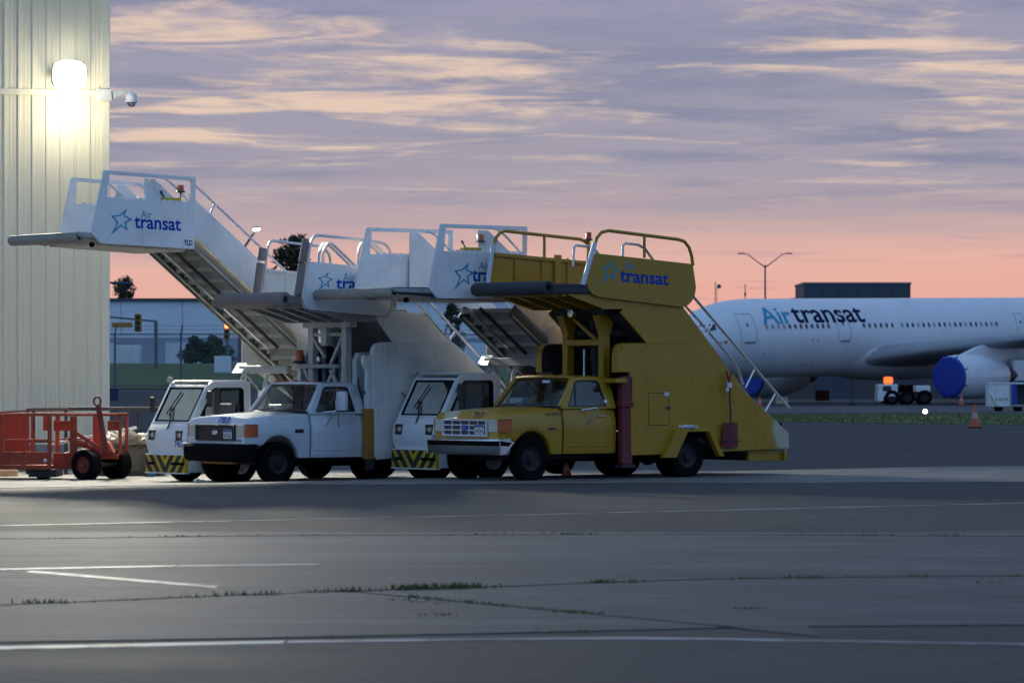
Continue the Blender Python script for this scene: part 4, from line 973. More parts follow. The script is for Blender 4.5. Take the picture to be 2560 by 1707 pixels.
MB().tube([(-1.20, 1.055, 3.52), (-1.40, 1.055, 4.20), (-1.47, 1.055, 4.36), (-1.58, 1.055, 4.46), (-1.755, 1.055, 4.495), (-3.48, 1.055, 4.375), (-3.62, 1.055, 4.34), (-3.73, 1.055, 4.24), (-3.80, 1.055, 4.08), (-3.83, 1.055, 3.90)], 0.032, 8).tube([(-2.62, 1.055, 4.43), (-2.62, 1.055, 4.02)], 0.03, 8).build('guard_rail', M['yellow'], D, smooth=True)
MB().tube([(-0.68, -1.055, 3.50), (-0.80, -1.055, 4.22), (-0.85, -1.055, 4.40), (-0.95, -1.055, 4.50), (-1.073, -1.055, 4.535), (-2.914, -1.055, 4.425), (-3.04, -1.055, 4.38), (-3.13, -1.055, 4.30), (-3.2, -1.055, 4.1)], 0.032, 8).tube([(-2.02, -1.055, 4.47), (-2.02, -1.055, 4.05)], 0.03, 8).build('guard_rail', M['yellow'], D, smooth=True)
MB().tube([(-1.13, 1.055, 3.50), (-1.425, 1.055, 4.27)], 0.045, 8).build('edge_pad', M['plate'], D); MB().tube([(-0.655, -1.055, 3.56), (-0.79, -1.055, 4.3)], 0.045, 8).build('edge_pad', M['plate'], D)
MB().tube([(-3.05, -1.0, 3.98), (-3.07, -1.0, 4.42)], 0.035, 8).build('beacon_pole', M['yellow'], D); beacon(D, (-3.07, -1.0, 4.44), 0.055, 0.12, 'red_lens', 'red_paint')
for y in (0.75, -0.62):
    MB().tube([(-2.35, y, 3.9), (-2.37, y, 4.24), (-2.43, y, 4.29), (-2.75, y, 4.27), (-2.92, y, 4.2), (-3.6, y, 3.5)], 0.026, 8).build('hand_rail', M['rail'], D, smooth=True)
logo(D, 1.075, (-1.75, 3.745), 0.43, (-2.13, 3.80), 0.14, -2.009, 3.575, 0.21, 1.20, 'navy_blue' if 'navy_blue' in M else 'blue_ink', slope=0.045)
# hand rails down the flight
for s in (1, -1):
    y = s * 1.0
    MB().tube([(-3.55, y, 3.62), (-6.36, y, 1.25)], 0.027, 8).build('hand_rail', M['rail'], D, smooth=True)
    MB().tube([(-3.62, y - s * 0.04, 3.24), (-4.06, y - s * 0.04, 2.90), (-4.84, y - s * 0.04, 2.23), (-5.06, y - s * 0.04, 2.0), (-5.20, y - s * 0.04, 1.70)], 0.024, 8).build('hand_rail', M['rail'], D, smooth=True)
    for a, b in (((-4.42, 2.88), (-4.14, 2.55)), ((-4.36, 2.93), (-4.08, 2.60)), ((-5.46, 1.99), (-5.22, 1.64)), ((-6.0, 1.53), (-5.72, 1.18))):
        MB().tube([(a[0], y, a[1]), (b[0], y, b[1])], 0.018, 6).build('rail_bracket', M['rail'], D)
# mast that lifts the landing
for y in (0.5, -0.5):
    MB().box((-2.22, y - 0.07, 0.7), (-2.04, y + 0.07, 3.10)).build('mast_post', M['yellow'], D, bevel=0.01)
    MB().prism([(-1.92, 2.98), (-2.34, 2.98), (-2.20, 2.60), (-2.06, 2.60)], y - 0.09, y + 0.09).build('mast_gusset', M['yellow'], D, bevel=0.01)
MB().box((-2.16, -0.45, 2.42), (-2.04, 0.45, 2.53)).build('mast_beam', M['yellow'], D, bevel=0.01)
MB().beam((-2.15, -0.42, 2.95), (-2.15, 0.3, 2.52), 0.06).build('mast_brace', M['yellow'], D)
MB().tube([(-2.0, 0.1, 1.0), (-2.0, 0.1, 2.35)], 0.022, 8).build('lift_rod', M['chrome'], D)
MB().tube([(-2.5, 0.0, 0.7), (-2.3, 0.0, 2.9)], 0.09, 10).build('lift_cylinder', M['dark'], D)
MB().lathe([(0.0, 0.06), (0.08, 0.05), (0.095, 0.0), (0.07, -0.07), (0, -0.09)], 14, (-1.75, 0.05, 3.02), 'x').build('work_lamp', M['chrome'], D, smooth=True)
MB().box((-1.95, -0.7, 3.0), (-2.6, 0.7, 3.12)).box((-2.55, -0.62, 2.6), (-2.45, 0.62, 3.0)).build('mast_head', M['dark'], D)
for s in (1, -1):
    MB().box((-2.28, s * 1.05 - 0.07, 1.36), (-2.03, s * 1.05 + 0.07, 1.86)).box((-2.30, s * 1.05 - 0.085, 1.30), (-2.02, s * 1.05 + 0.085, 1.40)).box((-2.29, s * 1.05 - 0.06, 0.26), (-2.03, s * 1.05 + 0.06, 1.30)).build('outrigger', M['red_paint'], D, bevel=0.012)
    MB().box((-2.32, s * 1.05 - 0.10, 0.20), (-2.0, s * 1.05 + 0.10, 0.26)).build('outrigger_foot', M['dark'], D)
MB().box((-2.12, -1.05, 1.74), (-1.84, 1.16, 1.82)).build('outrigger_beam', M['yellow'], D, bevel=0.008)
d = MB().ring([(-2.666, 0.962), (-3.177, 0.962), (-3.177, 1.563), (-2.666, 1.563)], [(-2.678, 0.974), (-3.165, 0.974), (-3.165, 1.551), (-2.678, 1.551)], 1.118, 1.1225).build('access_door', M['dark'], D)
MB().box((-3.06, 1.121, 1.50), (-3.17, 1.127, 1.57)).build('notice', M['plate'], d); MB().box((-3.10, 1.121, 1.26), (-3.20, 1.135, 1.30)).build('latch', M['dark'], d)
sh = thing('snow_shovel', 'dark red plastic snow shovel hung upright on the flank of the yellow truck', 'shovel', (0, 0, 0), 0)
def dpos(x, y, z): 
    c, s = math.cos(HEAD), math.sin(HEAD); return (-0.271 + x * c - y * s, 66.70 + x * s + y * c, z)
sh.location = dpos(-4.63, 1.16, 0.5); sh.rotation_euler = (0, 0, HEAD)
MB().grid(lambda u, v: (-0.02 + (0.5 - u) * (0.42 - 0.06 * v), 0.02 + 0.05 * math.sin(u * math.pi) + 0.02 * v, 0.04 + 0.46 * v), 10, 6).grid(lambda u, v: (-0.02 + (0.5 - u) * (0.42 - 0.06 * v), 0.005 + 0.05 * math.sin(u * math.pi) + 0.02 * v, 0.04 + 0.46 * v), 10, 6).build('blade', M['red_paint'], sh, smooth=True)
MB().box((-0.24, 0.03, 0.15), (0.22, 0.085, 0.17)).build('hanger', M['dark'], sh)
MB().tube([(-0.02, 0.05, 0.45), (0.03, 0.05, 1.32)], 0.016, 8).build('shaft', M['dark'], sh)
MB().tube([(0.03, 0.05, 1.28), (0.10, 0.05, 1.45), (-0.04, 0.05, 1.46), (0.03, 0.05, 1.28)], 0.018, 8).build('grip', M['red_paint'], sh)
MB().box((-0.02, 0.07, 1.15), (0.10, 0.08, 1.24)).box((0.06, 0.07, 1.08), (0.13, 0.08, 1.14)).build('label_tag', M['plate'], sh)
def crumple(name, label, cat, loc, s, mat, seed, flat=0.5, group=None, sub=3):
    rnd = random.Random(seed); bm = bmesh.new(); bmesh.ops.create_icosphere(bm, subdivisions=sub, radius=1)
    for v in bm.verts:
        k = 1 + rnd.uniform(-0.28, 0.28) * (1 if sub < 4 else 0.45) + (0.22 * math.sin(5 * v.co.x + 1) * math.cos(4 * v.co.y + 3 * v.co.z) if sub > 3 else 0); v.co = (v.co.x * s[0] * k, v.co.y * s[1] * k, max(0, v.co.z * flat + flat * 0.9) * s[2] * k)
    me = bpy.data.meshes.new(name); bm.to_mesh(me); bm.free(); me.materials.append(mat)
    o = bpy.data.objects.new(name, me); COL.objects.link(o); o.location = loc; tag(o, label, cat, group); return o
crumple('plastic_bag', 'crumpled pale plastic bag lying on the wheel arch of the yellow truck', 'bag', dpos(-3.55, 1.18, 0.895), (0.20, 0.06, 0.07), M['plate'], 3)
# ------------------------------------------------------------------ white stair truck
Bv = thing('stair_truck', 'white stair truck numbered 783 with a black bumper and soft grey landing bumpers', 'stair truck', (-4.93, 69.1, -0.12), HEAD, 'passenger stair vehicles')
pickup(Bv, 'pickup_white', dict(grille_frame='trim', grille_cols=False, emblem='chrome', plate='0726', amber=True, bumper='black', bumper_profile=[(-0.10, 0.40), (-0.01, 0.43), (0.03, 0.52), (0.04, 0.66), (0.01, 0.72), (-0.12, 0.735)],
    mirror='tall', roof_lights=True, rim='hub_dark'))
lettering(Bv, '783', M['blue_ink'], (0.727, 0.06, 1.116), (0, 1, 0), (-0.032, 0, 0.11), 0.118, 0.38, bold=0.012, shear=0.25, lift=0.016)
MB().box((-0.56, 0.984, 0.93), (-0.36, 0.992, 1.0)).build('fender_badge', M['dark'], Bv, bevel=0.004)
MB().box((0.722, 0.66, 0.785), (0.728, 0.80, 0.81)).build('grille_badge', M['dark'], Bv)
stair_body(Bv, 'white_old', dict(step=False, shift=(-0.22, 0.16), under=((-2.25, 3.07), (-5.5, 0.45)), under_mat='grey',
    flight=[(-2.213, 3.10), (-2.54, 3.22), (-3.435, 3.171), (-4.59, 2.092), (-6.2, 0.75), (-5.7, 0.55), (-5.3, 0.55), (-2.617, 2.647)]))
platform(Bv, 'white_old', dict(x0=-0.14, x1=-2.5, zf=3.46, tilt=0.045, floor_mat='grey', beam_mat='grey', roll_r=0.145, roll_y=(-1.13, 1.0), roll_mat='foam', side_x=-0.62, side_mat='foam'))
near = [(-0.613, 4.11), (-2.56, 4.0), (-2.56, 3.32), (-2.54, 3.21), (-2.48, 3.135), (-2.38, 3.10), (-0.66, 3.20), (-0.55, 3.235), (-0.485, 3.31), (-0.465, 3.40)]
np_ = MB().prism(near, 1.04, 1.07).build('landing_panel', M['white'], Bv, bevel=0.006)
MB().tube([(a, 1.055, b) for a, b in near[1:]], 0.022, 6).build('panel_trim', M['chrome'], np_, smooth=True)
far = [(-1.19, 4.0), (-3.2, 3.9), (-3.2, 3.40), (-1.10, 3.48)]
fp = MB().prism(far, -1.07, -1.04).build('landing_panel', M['white_old'], Bv, bevel=0.006)
MB().beam((-1.19, -1.03, 4.0), (-3.2, -1.03, 3.9), 0.06, 0.05).box((-1.66, -1.04, 3.45), (-1.63, -1.025, 3.98)).build('panel_cap', M['white_old'], fp)
MB().tube([(-0.47, 1.055, 3.40), (-0.66, 1.055, 4.42), (-0.70, 1.055, 4.52), (-0.76, 1.055, 4.58), (-0.86, 1.055, 4.60), (-1.954, 1.055, 4.536), (-2.36, 1.055, 4.49), (-2.48, 1.055, 4.44), (-2.55, 1.055, 4.33), (-2.60, 1.055, 3.98)], 0.026, 8).build('guard_rail', M['rail'], Bv, smooth=True)
MB().tube([(-1.10, -1.055, 3.48), (-1.22, -1.055, 4.42), (-1.26, -1.055, 4.52), (-1.34, -1.055, 4.57), (-2.44, -1.055, 4.49), (-2.60, -1.055, 4.44), (-2.70, -1.055, 4.33), (-2.78, -1.055, 3.95)], 0.026, 8).build('guard_rail', M['rail'], Bv, smooth=True)
for y in (-0.62, -0.48):
    MB().tube([(-2.10, y, 3.6), (-2.12, y, 4.30), (-2.16, y, 4.43), (-2.23, y, 4.51), (-2.32, y, 4.52), (-2.42, y, 4.46), (-2.86, y, 4.13), (-3.4, y, 3.6)], 0.026, 8).build('hand_rail', M['rail'], Bv, smooth=True)
for y in (0.62, 0.78):
    MB().tube([(-2.10, y, 3.6), (-2.12, y, 4.30), (-2.16, y, 4.43), (-2.23, y, 4.51), (-2.32, y, 4.52), (-2.42, y, 4.46), (-2.86, y, 4.13), (-3.4, y, 3.6)], 0.026, 8).build('hand_rail', M['rail'], Bv, smooth=True)
MB().tube([(-0.36, 1.07, 3.49), (-0.46, 1.07, 4.06)], 0.075, 10).tube([(-0.47, 1.07, 4.09), (-0.555, 1.07, 4.52)], 0.075, 10).build('upright_bumper', M['foam'], Bv, smooth=True)
MB().tube([(-0.96, -1.07, 3.46), (-1.07, -1.07, 4.13)], 0.075, 10).tube([(-1.08, -1.07, 4.19), (-1.12, -1.07, 4.42)], 0.075, 10).build('upright_bumper', M['foam'], Bv, smooth=True)
logo(Bv, 1.07, (-0.98, 3.745), 0.36, (-1.41, 3.755), 0.155, -1.247, 3.60, 0.20, 1.12, slope=0.0)
for s in (1, -1):
    y = s * 1.0
    MB().tube([(-3.1, y, 3.78), (-6.35, y, 0.98)], 0.026, 8).build('hand_rail', M['rail'], Bv, smooth=True)
    MB().tube([(-2.8, y, 3.74), (-3.17, y, 3.43), (-6.1, y, 0.80)], 0.026, 8).build('hand_rail', M['rail'], Bv, smooth=True)
    for a, b in (((-4.16, 2.84), (-3.90, 2.46)), ((-5.1, 2.04), (-4.84, 1.66)), ((-5.9, 1.36), (-5.62, 0.98))):
        MB().tube([(a[0], y, a[1]), (b[0], y, b[1])], 0.018, 6).build('rail_bracket', M['rail'], Bv)
# lattice lift
for y in (0.52, -0.52):
    MB().box((-1.98, y - 0.08, 0.7), (-1.84, y + 0.08, 2.90)).build('mast_post', M['pale'], Bv, bevel=0.01)
MB().box((-2.0, -0.74, 2.90), (-1.82, 0.74, 3.06)).build('mast_head', M['pale'], Bv, bevel=0.012)
MB().box((-1.96, -0.45, 2.74), (-1.86, 0.45, 2.80)).build('mast_beam', M['pale'], Bv)
MB().box((-1.94, -0.12, 2.56), (-1.78, 0.06, 2.92)).build('mast_block', M['pale'], Bv, bevel=0.01)
for a, b in (((-0.50, 2.76), (-0.06, 2.33)), ((0.50, 2.76), (0.10, 2.2)), ((-0.72, 2.12), (-0.3, 1.5)), ((-0.1, 1.7), (0.25, 2.15)), ((0.10, 2.1), (0.55, 1.5)), ((0.62, 2.1), (0.1, 1.4))):
    MB().beam((-1.86, a[0], a[1]), (-1.86, b[0], b[1]), 0.05, 0.06).build('mast_brace', M['pale'], Bv)
MB().box((-1.92, -0.92, 2.13), (-1.76, 0.42, 2.21)).build('lower_beam', M['grey'], Bv, bevel=0.01)
MB().lathe([(0.0, 0.05), (0.05, 0.04), (0.06, 0.0), (0.04, -0.05), (0, -0.06)], 14, (-1.74, -0.10, 2.30), 'x').build('work_lamp', M['chrome'], Bv, smooth=True)
beacon(Bv, (-1.84, -0.86, 2.28), 0.085, 0.20, 'amber_glass')
for y in (-0.25, 0.25): MB().tube([(-2.0, y, 0.8), (-1.98, y, 2.7)], 0.05, 10).build('lift_cylinder', M['galv'], Bv)
MB().tube([(-2.5, -0.1, 1.7), (-2.2, 0.05, 2.85)], 0.09, 10).build('lift_cylinder', M['dark'], Bv)
MB().box((-2.8, -0.85, 0.72), (-2.35, 0.85, 2.2)).build('lift_housing', M['dark'], Bv)
MB().prism([(-1.98, 1.50), (-1.98, 2.28), (-2.04, 2.42), (-2.36, 2.44), (-2.5, 2.38), (-2.5, 0.8)], 0.60, 0.72).build('lift_plate', M['white_old'], Bv, bevel=0.015)
for s in (1, -1):
    MB().prism([(-1.89, 2.37), (-2.10, 2.37), (-2.13, 1.75), (-2.17, 1.66), (-1.95, 1.66), (-1.965, 2.08), (-1.885, 2.2)], s * 1.05 - 0.05, s * 1.05 + 0.05).build('outrigger_arm', M['white_old'], Bv, bevel=0.012)
    MB().tube([(-1.92, s * 1.02, 1.68), (-2.2, s * 1.02, 1.68)], 0.035, 10).build('pivot_pin', M['galv'], Bv)
    MB().box((-2.17, s * 1.05 - 0.06, 1.37), (-1.96, s * 1.05 + 0.06, 1.66)).build('outrigger_sleeve', M['white_old'], Bv, bevel=0.01)
    MB().box((-2.19, s * 1.05 - 0.065, 0.42), (-1.93, s * 1.05 + 0.065, 1.37)).build('outrigger', M['orange_paint'], Bv, bevel=0.012)
    MB().box((-2.14, s * 1.05 - 0.05, 0.22), (-1.98, s * 1.05 + 0.05, 0.42)).build('outrigger_foot', M['dark'], Bv)
MB().tube([(-2.0, 0.78, 1.95), (-1.95, 0.86, 1.78), (-2.0, 0.9, 1.5), (-2.1, 0.9, 1.2)], 0.012, 6).build('hose', M['black'], Bv)

# ------------------------------------------------------------------ self propelled stairs with a side cab
def side_cab_stairs(root, P):
    w, wo = M['white'], M['white_old']
    # chassis
    MB().box((-4.7, -1.0, 0.42), (0.55, 1.0, 0.86)).build('chassis', wo, root, bevel=0.02)
    MB().box((-4.5, -0.55, 0.28), (0.4, 0.55, 0.42)).build('underframe', M['dark'], root)
    MB().box((-2.5, 0.35, 0.86), (-0.95, 0.98, 1.50)).build('engine_housing', wo, root, bevel=0.03)
    for k in range(5): MB().box((-0.95, 0.30, 0.98 + k * 0.08), (-0.93, 0.88, 1.03 + k * 0.08)).build('louvre', M['dark'], root)
    MB().box((-0.93, 0.28, 0.50), (0.62, 1.0, 1.0)).build('bonnet', wo, root, bevel=0.04, seg=2)
    for x in (0.0, -3.15):
        for s in (1, -1): wheel(root, x, s * 0.86, 0.375, 0.25, M['hub'], side=s)
        MB().tube([(x, -0.8, 0.375), (x, 0.8, 0.375)], 0.06, 8).build('axle', M['dark'], root)
    # cab on the right-hand side
    y0, y1 = -1.08, 0.25
    prof = [(0.70, 0.53), (0.765, 0.66), (0.785, 0.80), (0.765, 0.96), (0.66, 1.13), (0.245, 1.86), (0.20, 1.915), (0.12, 1.95), (-0.60, 1.955), (-0.70, 1.93), (-0.755, 1.85), (-0.76, 0.55)]
    inn = [(0.55, 0.63), (0.60, 0.70), (0.615, 0.80), (0.605, 0.95), (0.54, 1.10), (0.155, 1.775), (0.13, 1.80), (0.08, 1.815), (-0.52, 1.82), (-0.575, 1.805), (-0.60, 1.76), (-0.62, 0.63)]
    far_in = [(0.55, 0.98), (0.57, 0.99), (0.575, 1.0), (0.57, 1.04), (0.53, 1.12), (0.17, 1.75), (0.15, 1.775), (0.11, 1.79), (-0.50, 1.79), (-0.55, 1.775), (-0.57, 1.74), (-0.57, 0.98)]
    MB().ring(prof, inn, y1 - 0.06, y1).build('side_frame', w, root, bevel=0.018, smooth=True, seg=2)
    inn2 = [(a * 0.84 - 0.02, 0.72 + (b - 0.63) * 0.905) for a, b in inn]
    MB().ring(inn, inn2, y1 - 0.075, y1 - 0.012).build('door_seal', M['black'], root, bevel=0.01)
    MB().ring(prof, far_in, y0, y0 + 0.06).build('side_frame', w, root, bevel=0.018, smooth=True)
    fi2 = [(a * 0.93, 1.02 + (b - 0.98) * 0.905) for a, b in far_in]
    MB().ring(far_in, fi2, y0 + 0.02, y0 + 0.07).build('window_seal', M['black'], root)
    MB().box((-0.08, y0 + 0.03, 1.0), (-0.06, y0 + 0.06, 1.78)).build('window_bar', M['black'], root)
    MB().add([(a, y0 + 0.03, b) for a, b in fi2], [tuple(range(len(fi2)))]).build('side_window', M['glass'], root)
    # front panel below the screen, in one bent sheet
    fr = prof[:5]
    MB().loft([[(a, y0 + 0.01, b), (a + 0.012, y0 + 0.05, b), (a + 0.016, (y0 + y1) / 2, b), (a + 0.012, y1 - 0.05, b), (a, y1 - 0.01, b)] for a, b in fr], cap=False).build('front_panel', w, root, smooth=True)
    # windscreen frame on the raked plane from (0.66,1.13) to (0.245,1.86)
    def wp(y, t, o=0.0): return (0.665 - 0.415 * t + o * 0.87, y, 1.13 + 0.735 * t + o * 0.49)
    outer = [(y0 + 0.02, 0), (y1 - 0.02, 0), (y1 - 0.02, 1), (y0 + 0.02, 1)]; inner = [(y0 + 0.10, 0.05), (y1 - 0.09, 0.05), (y1 - 0.09, 0.93), (y0 + 0.10, 0.93)]
    MB().ring(outer, inner, 0, 1, fn=lambda p, t: wp(p[0], p[1], 0.012 - 0.05 * t)).build('windscreen_frame', w, root, bevel=0.01)
    in2 = [(y0 + 0.13, 0.08), (y1 - 0.12, 0.08), (y1 - 0.12, 0.90), (y0 + 0.13, 0.90)]
    MB().ring(inner, in2, 0, 1, fn=lambda p, t: wp(p[0], p[1], 0.018 - 0.03 * t)).build('windscreen_seal', M['black'], root)
    MB().add([wp(*p) for p in in2], [(0, 1, 2, 3)]).build('windscreen', M['glass'], root)
    MB().box((-0.68, y0 + 0.03, 1.92), (0.16, y1 - 0.03, 1.965)).build('roof', w, root, bevel=0.02)
    MB().box((-0.76, y0 + 0.02, 0.55), (-0.72, y1 - 0.02, 1.02)).box((-0.76, y0 + 0.02, 1.02), (-0.72, y0 + 0.08, 1.88)).box((-0.76, y1 - 0.08, 1.02), (-0.72, y1 - 0.02, 1.88)).box((-0.76, y0 + 0.02, 1.84), (-0.72, y1 - 0.02, 1.93)).build('rear_panel', w, root)
    MB().box((-0.745, y0 + 0.08, 1.02), (-0.735, y1 - 0.08, 1.84)).build('rear_window', M['glass'], root)
    MB().box((-0.74, y0 + 0.06, 0.53), (0.70, y1 - 0.06, 0.57)).build('cab_floor', M['interior'], root)
    MB().prism([(0.72, 0.6), (0.64, 1.08), (0.46, 1.10), (0.42, 1.02), (0.50, 0.6)], y0 + 0.07, y1 - 0.09).build('dashboard', wo, root)
    MB().box((-0.62, -0.62, 0.57), (-0.12, -0.16, 1.0)).box((-0.70, -0.62, 1.0), (-0.58, -0.16, 1.52)).build('seat', M['interior'], root, bevel=0.04)
    c = [(0.30 - 0.12 * math.cos(t), -0.18 + 0.17 * math.sin(t), 1.20 + 0.13 * math.cos(t)) for t in [2 * math.pi * i / 18 for i in range(18)]]
    MB().tube(c, 0.014, 6, closed=True).tube([(0.30, -0.18, 1.20), (0.46, -0.18, 1.02)], 0.02, 6).build('steering_wheel', M['trim'], root)
    MB().tube([(0.50, -0.80, 1.1), (0.47, -0.82, 1.36)], 0.03, 8).build('control_lever', M['trim'], root)
    # wiper pair
    a0 = wp(-0.42, 0.0, 0.03); MB().tube([(0.775, -0.46, 0.93), a0, wp(-0.62, 0.42, 0.035)], 0.010, 5).tube([(0.775, -0.40, 0.93), wp(-0.40, 0.03, 0.035), wp(-0.60, 0.45, 0.035)], 0.010, 5).tube([wp(-0.66, 0.22, 0.03), wp(-0.50, 0.80, 0.03)], 0.014, 5).build('wiper', M['trim'], root)
    for yy in (-0.88, 0.03):
        h = MB().box((0.76, yy - 0.105, 0.80), (0.80, yy + 0.105, 1.0)).build('headlamp', M['trim'], root, bevel=0.008)
        MB().lathe([(0.052, 0.0), (0.045, 0.015), (0, 0.022)], 16, (0.80, yy + 0.04, 0.905), 'x').build('lamp_lens', M['lens'], h, smooth=True)
        MB().lathe([(0.036, 0.0), (0.03, 0.012), (0, 0.016)], 14, (0.80, yy - 0.05, 0.905), 'x').build('turn_lens', M['amber_glass'], h, smooth=True)
    # hazard plate with chevrons
    hz = MB().box((0.72, y0, 0.185), (0.80, y1, 0.525)).build('hazard_plate', M['haz_y'], root, bevel=0.006)
    yc = (y0 + y1) / 2; hw = (y1 - y0) / 2 - 0.005
    def clip(poly, lo, hi):
        for side, lim in ((1, lo), (-1, hi)):
            out = []
            for i, p in enumerate(poly):
                q = poly[i - 1]; ip, iq = side * (p[0] - lim) >= 0, side * (q[0] - lim) >= 0
                if ip != iq: t = (lim - q[0]) / (p[0] - q[0]); out.append((lim, q[1] + (p[1] - q[1]) * t))
                if ip: out.append(p)
            poly = out
            if not poly: break
        return poly
    for s in (1, -1):
        for k in range(-1, 3):
            o = -0.085 + 0.24 * k; b = 0.137; sl = 0.26
            poly = clip([(o, 0.19), (o + b, 0.19), (o + b + sl, 0.52), (o + sl, 0.52)], 0.0, hw)
            if len(poly) > 2: MB().prism([(yc + s * p, z) for p, z in poly], 0.80, 0.803, 'x').build('hazard_stripe', M['haz_k'], hz)
        MB().box((0.80, yc + s * 0.40 - 0.16 * (1 if s > 0 else 0.7), 0.335), (0.84, yc + s * 0.40 + 0.24 if s > 0 else yc - 0.40 + 0.05, 0.385)).build('tow_hook', M['black'], hz, bevel=0.01)
    MB().box((0.70, y0 - 0.01, 0.165), (0.81, y1 + 0.01, 0.187)).box((0.70, y0, 0.523), (0.81, y1, 0.54)).build('hazard_edge', w, hz)
    MB().box((-0.3, y1 - 0.03, 0.19), (0.72, y1, 0.53)).build('cab_skirt', w, root, bevel=0.005)
    MB().box((-0.3, y0, 0.45), (0.72, y0 + 0.03, 0.53)).build('cab_skirt', w, root)
    # mirrors and roof lamp
    for yy, xx, zz, dy in ((y0, 0.42, 1.50, -0.30), (y1, 0.33, 1.62, 0.16)):
        mr = MB().box((xx - 0.02, yy + dy - 0.085, zz - 0.17), (xx + 0.03, yy + dy + 0.085, zz + 0.14)).build('mirror', M['trim'], root, bevel=0.02)
        MB().tube([(xx - 0.02, yy, zz - 0.02), (xx + 0.02, yy + dy * 0.6, zz + 0.10), (xx, yy + dy, zz + 0.08)], 0.011, 6).build('mirror_arm', M['trim'], mr)
    MB().lathe([(0.0, 0.05), (0.05, 0.045), (0.062, 0.0), (0.045, -0.05), (0, -0.07)], 14, (0.24, y0 + 0.02, 1.965), 'x').build('roof_lamp', M['lens'], root, smooth=True)
    # lower flight
    ux = P['under0']                               # underside line z = ux + 0.745 x
    lo = [(-1.38, 2.24), (-1.38, 2.80), (-1.48, 2.86), (-1.95, 2.55), (-4.95, 0.55), (-4.98, 0.40), (-4.55, 0.40), (-1.55, 2.24)]
    for s in (1, -1): MB().prism(lo, s * 0.92 - 0.02, s * 0.92 + 0.02).build('lower_side_plate', wo, root, bevel=0.008)
    MB().box((-1.34, -0.80, 2.09), (-1.22, 0.80, 2.245)).build('cross_beam', M['grey'], root, bevel=0.01)
    MB().prism([(-1.15, 2.10), (-1.3, 2.10), (-1.3, 2.30)], -0.95, -0.62).build('beam_bracket', w, root, bevel=0.005)
    for a, b, r in (((-1.30, -0.76, 2.1), (-1.05, -0.80, 1.3), 0.028), ((-1.34, -0.70, 2.1), (-1.12, -0.72, 1.1), 0.028), ((-1.30, -0.62, 2.05), (-1.9, 0.1, 0.9), 0.024), ((-1.30, 0.05, 2.1), (-1.15, -0.12, 1.0), 0.045)):
        MB().tube([a, b], r, 8).build('strut', M['pale'], root)
    for yy in (0.12, 0.26): MB().tube([(-1.36, yy, 2.16), (-2.6, yy, 0.95)], 0.055, 10).build('lift_cylinder', M['dark'], root)
    MB().lathe([(0, -0.09), (0.085, -0.09), (0.085, 0.09), (0, 0.09)], 14, (-1.32, 0.12, 2.13)).build('pivot', M['grey'], root)
    # upper flight
    xt, xb = P['top_x'], -2.75
    def uz(x): return ux + 0.745 * x
    for s in (1, -1):
        pp = [(xt, uz(xt) + 0.22), (xb, uz(xb) + 0.22), (xb - 0.25, uz(xb) + 0.5), (xb - 0.2, uz(xb - 0.2) + 0.93), (xt, uz(xt) + 0.91)]
        MB().prism(pp, s * 0.85 - 0.012, s * 0.85 + 0.012).build('parapet', w, root, bevel=0.004)
        MB().beam((xt, s * 0.74, uz(xt) + 0.12), (xb, s * 0.74, uz(xb) + 0.12), 0.05, 0.26).build('stringer', M['grey_dark'], root, bevel=0.006)
        MB().beam((xt, s * 0.72, uz(xt) + 0.02), (xb, s * 0.72, uz(xb) + 0.02), 0.12, 0.03).build('stringer_flange', M['pale'], root)
        r0 = (xt, s * 0.85, uz(xt) + 1.12)
        def rail(xa, xc): return [(xa, s * 0.85, uz(xa) + 1.19), (xc, s * 0.85, uz(xc) + 1.19)]
        xm = xt - 0.62
        MB().tube(rail(xt - 0.05, xm), 0.022, 8).tube(rail(xm - 0.04, xm - 1.16), 0.022, 8).tube(rail(xm - 1.20, xb - 0.9), 0.022, 8).build('hand_rail', M['plate'], root, smooth=True)
        for xx in (xm, xm - 1.17): MB().tube([(xx, s * 0.85, uz(xx) + 1.19), (xx + 0.13, s * 0.85, uz(xx) + 1.19 - 0.24)], 0.022, 8).build('rail_bracket', M['plate'], root)
    n = int((xt - xb) / 0.282) + 1
    tm = MB().box((-0.145, -0.70, 0.0), (0.145, 0.70, 0.025)).box((0.125, -0.70, -0.045), (0.15, 0.70, 0.03)).box((-0.145, -0.70, -0.07), (0.125, -0.66, 0.0)).box((-0.145, 0.66, -0.07), (0.125, 0.70, 0.0)).box((-0.125, -0.44, -0.15), (0.12, -0.425, 0.0)).mesh('tread', M['pale'])
    rm = MB().box((-0.140, -0.70, -0.185), (-0.128, 0.70, 0.0)).mesh('riser', M['grey'])
    for k in range(n):
        x = xt - 0.10 - 0.282 * k; link('tread', tm, root, loc=(x, 0, uz(x) + 0.21)); link('riser', rm, root, loc=(x, 0, uz(x) + 0.21))
    MB().tube([(xt + 0.3, -0.22, uz(xt + 0.3) - 0.05), (-1.5, -0.22, uz(-1.5) - 0.02)], 0.030, 8).build('extension_rod', M['chrome'], root, smooth=True)
    MB().tube([(xt + 0.25, 0.12, uz(xt + 0.25) - 0.02), (-1.5, 0.12, uz(-1.5) - 0.02)], 0.034, 8).build('hydraulic_line', M['dark'], root, smooth=True)
    # landing
    ex, ez = P['landing']
    tlt = P.get('pitch', 0.0)
    def T(x, z): return (x + ex, z + ez + tlt * (x - 0.5))
    def poly(pts): return [T(*p) for p in pts]
    po = [(1.378, 4.683), (-0.692, 4.683), (-0.66, 3.32), (1.46, 3.318), (1.672, 3.506)]
    pi = [(1.264, 4.609), (-0.59, 4.609), (-0.585, 4.19), (1.30, 4.186), (1.31, 4.19)]
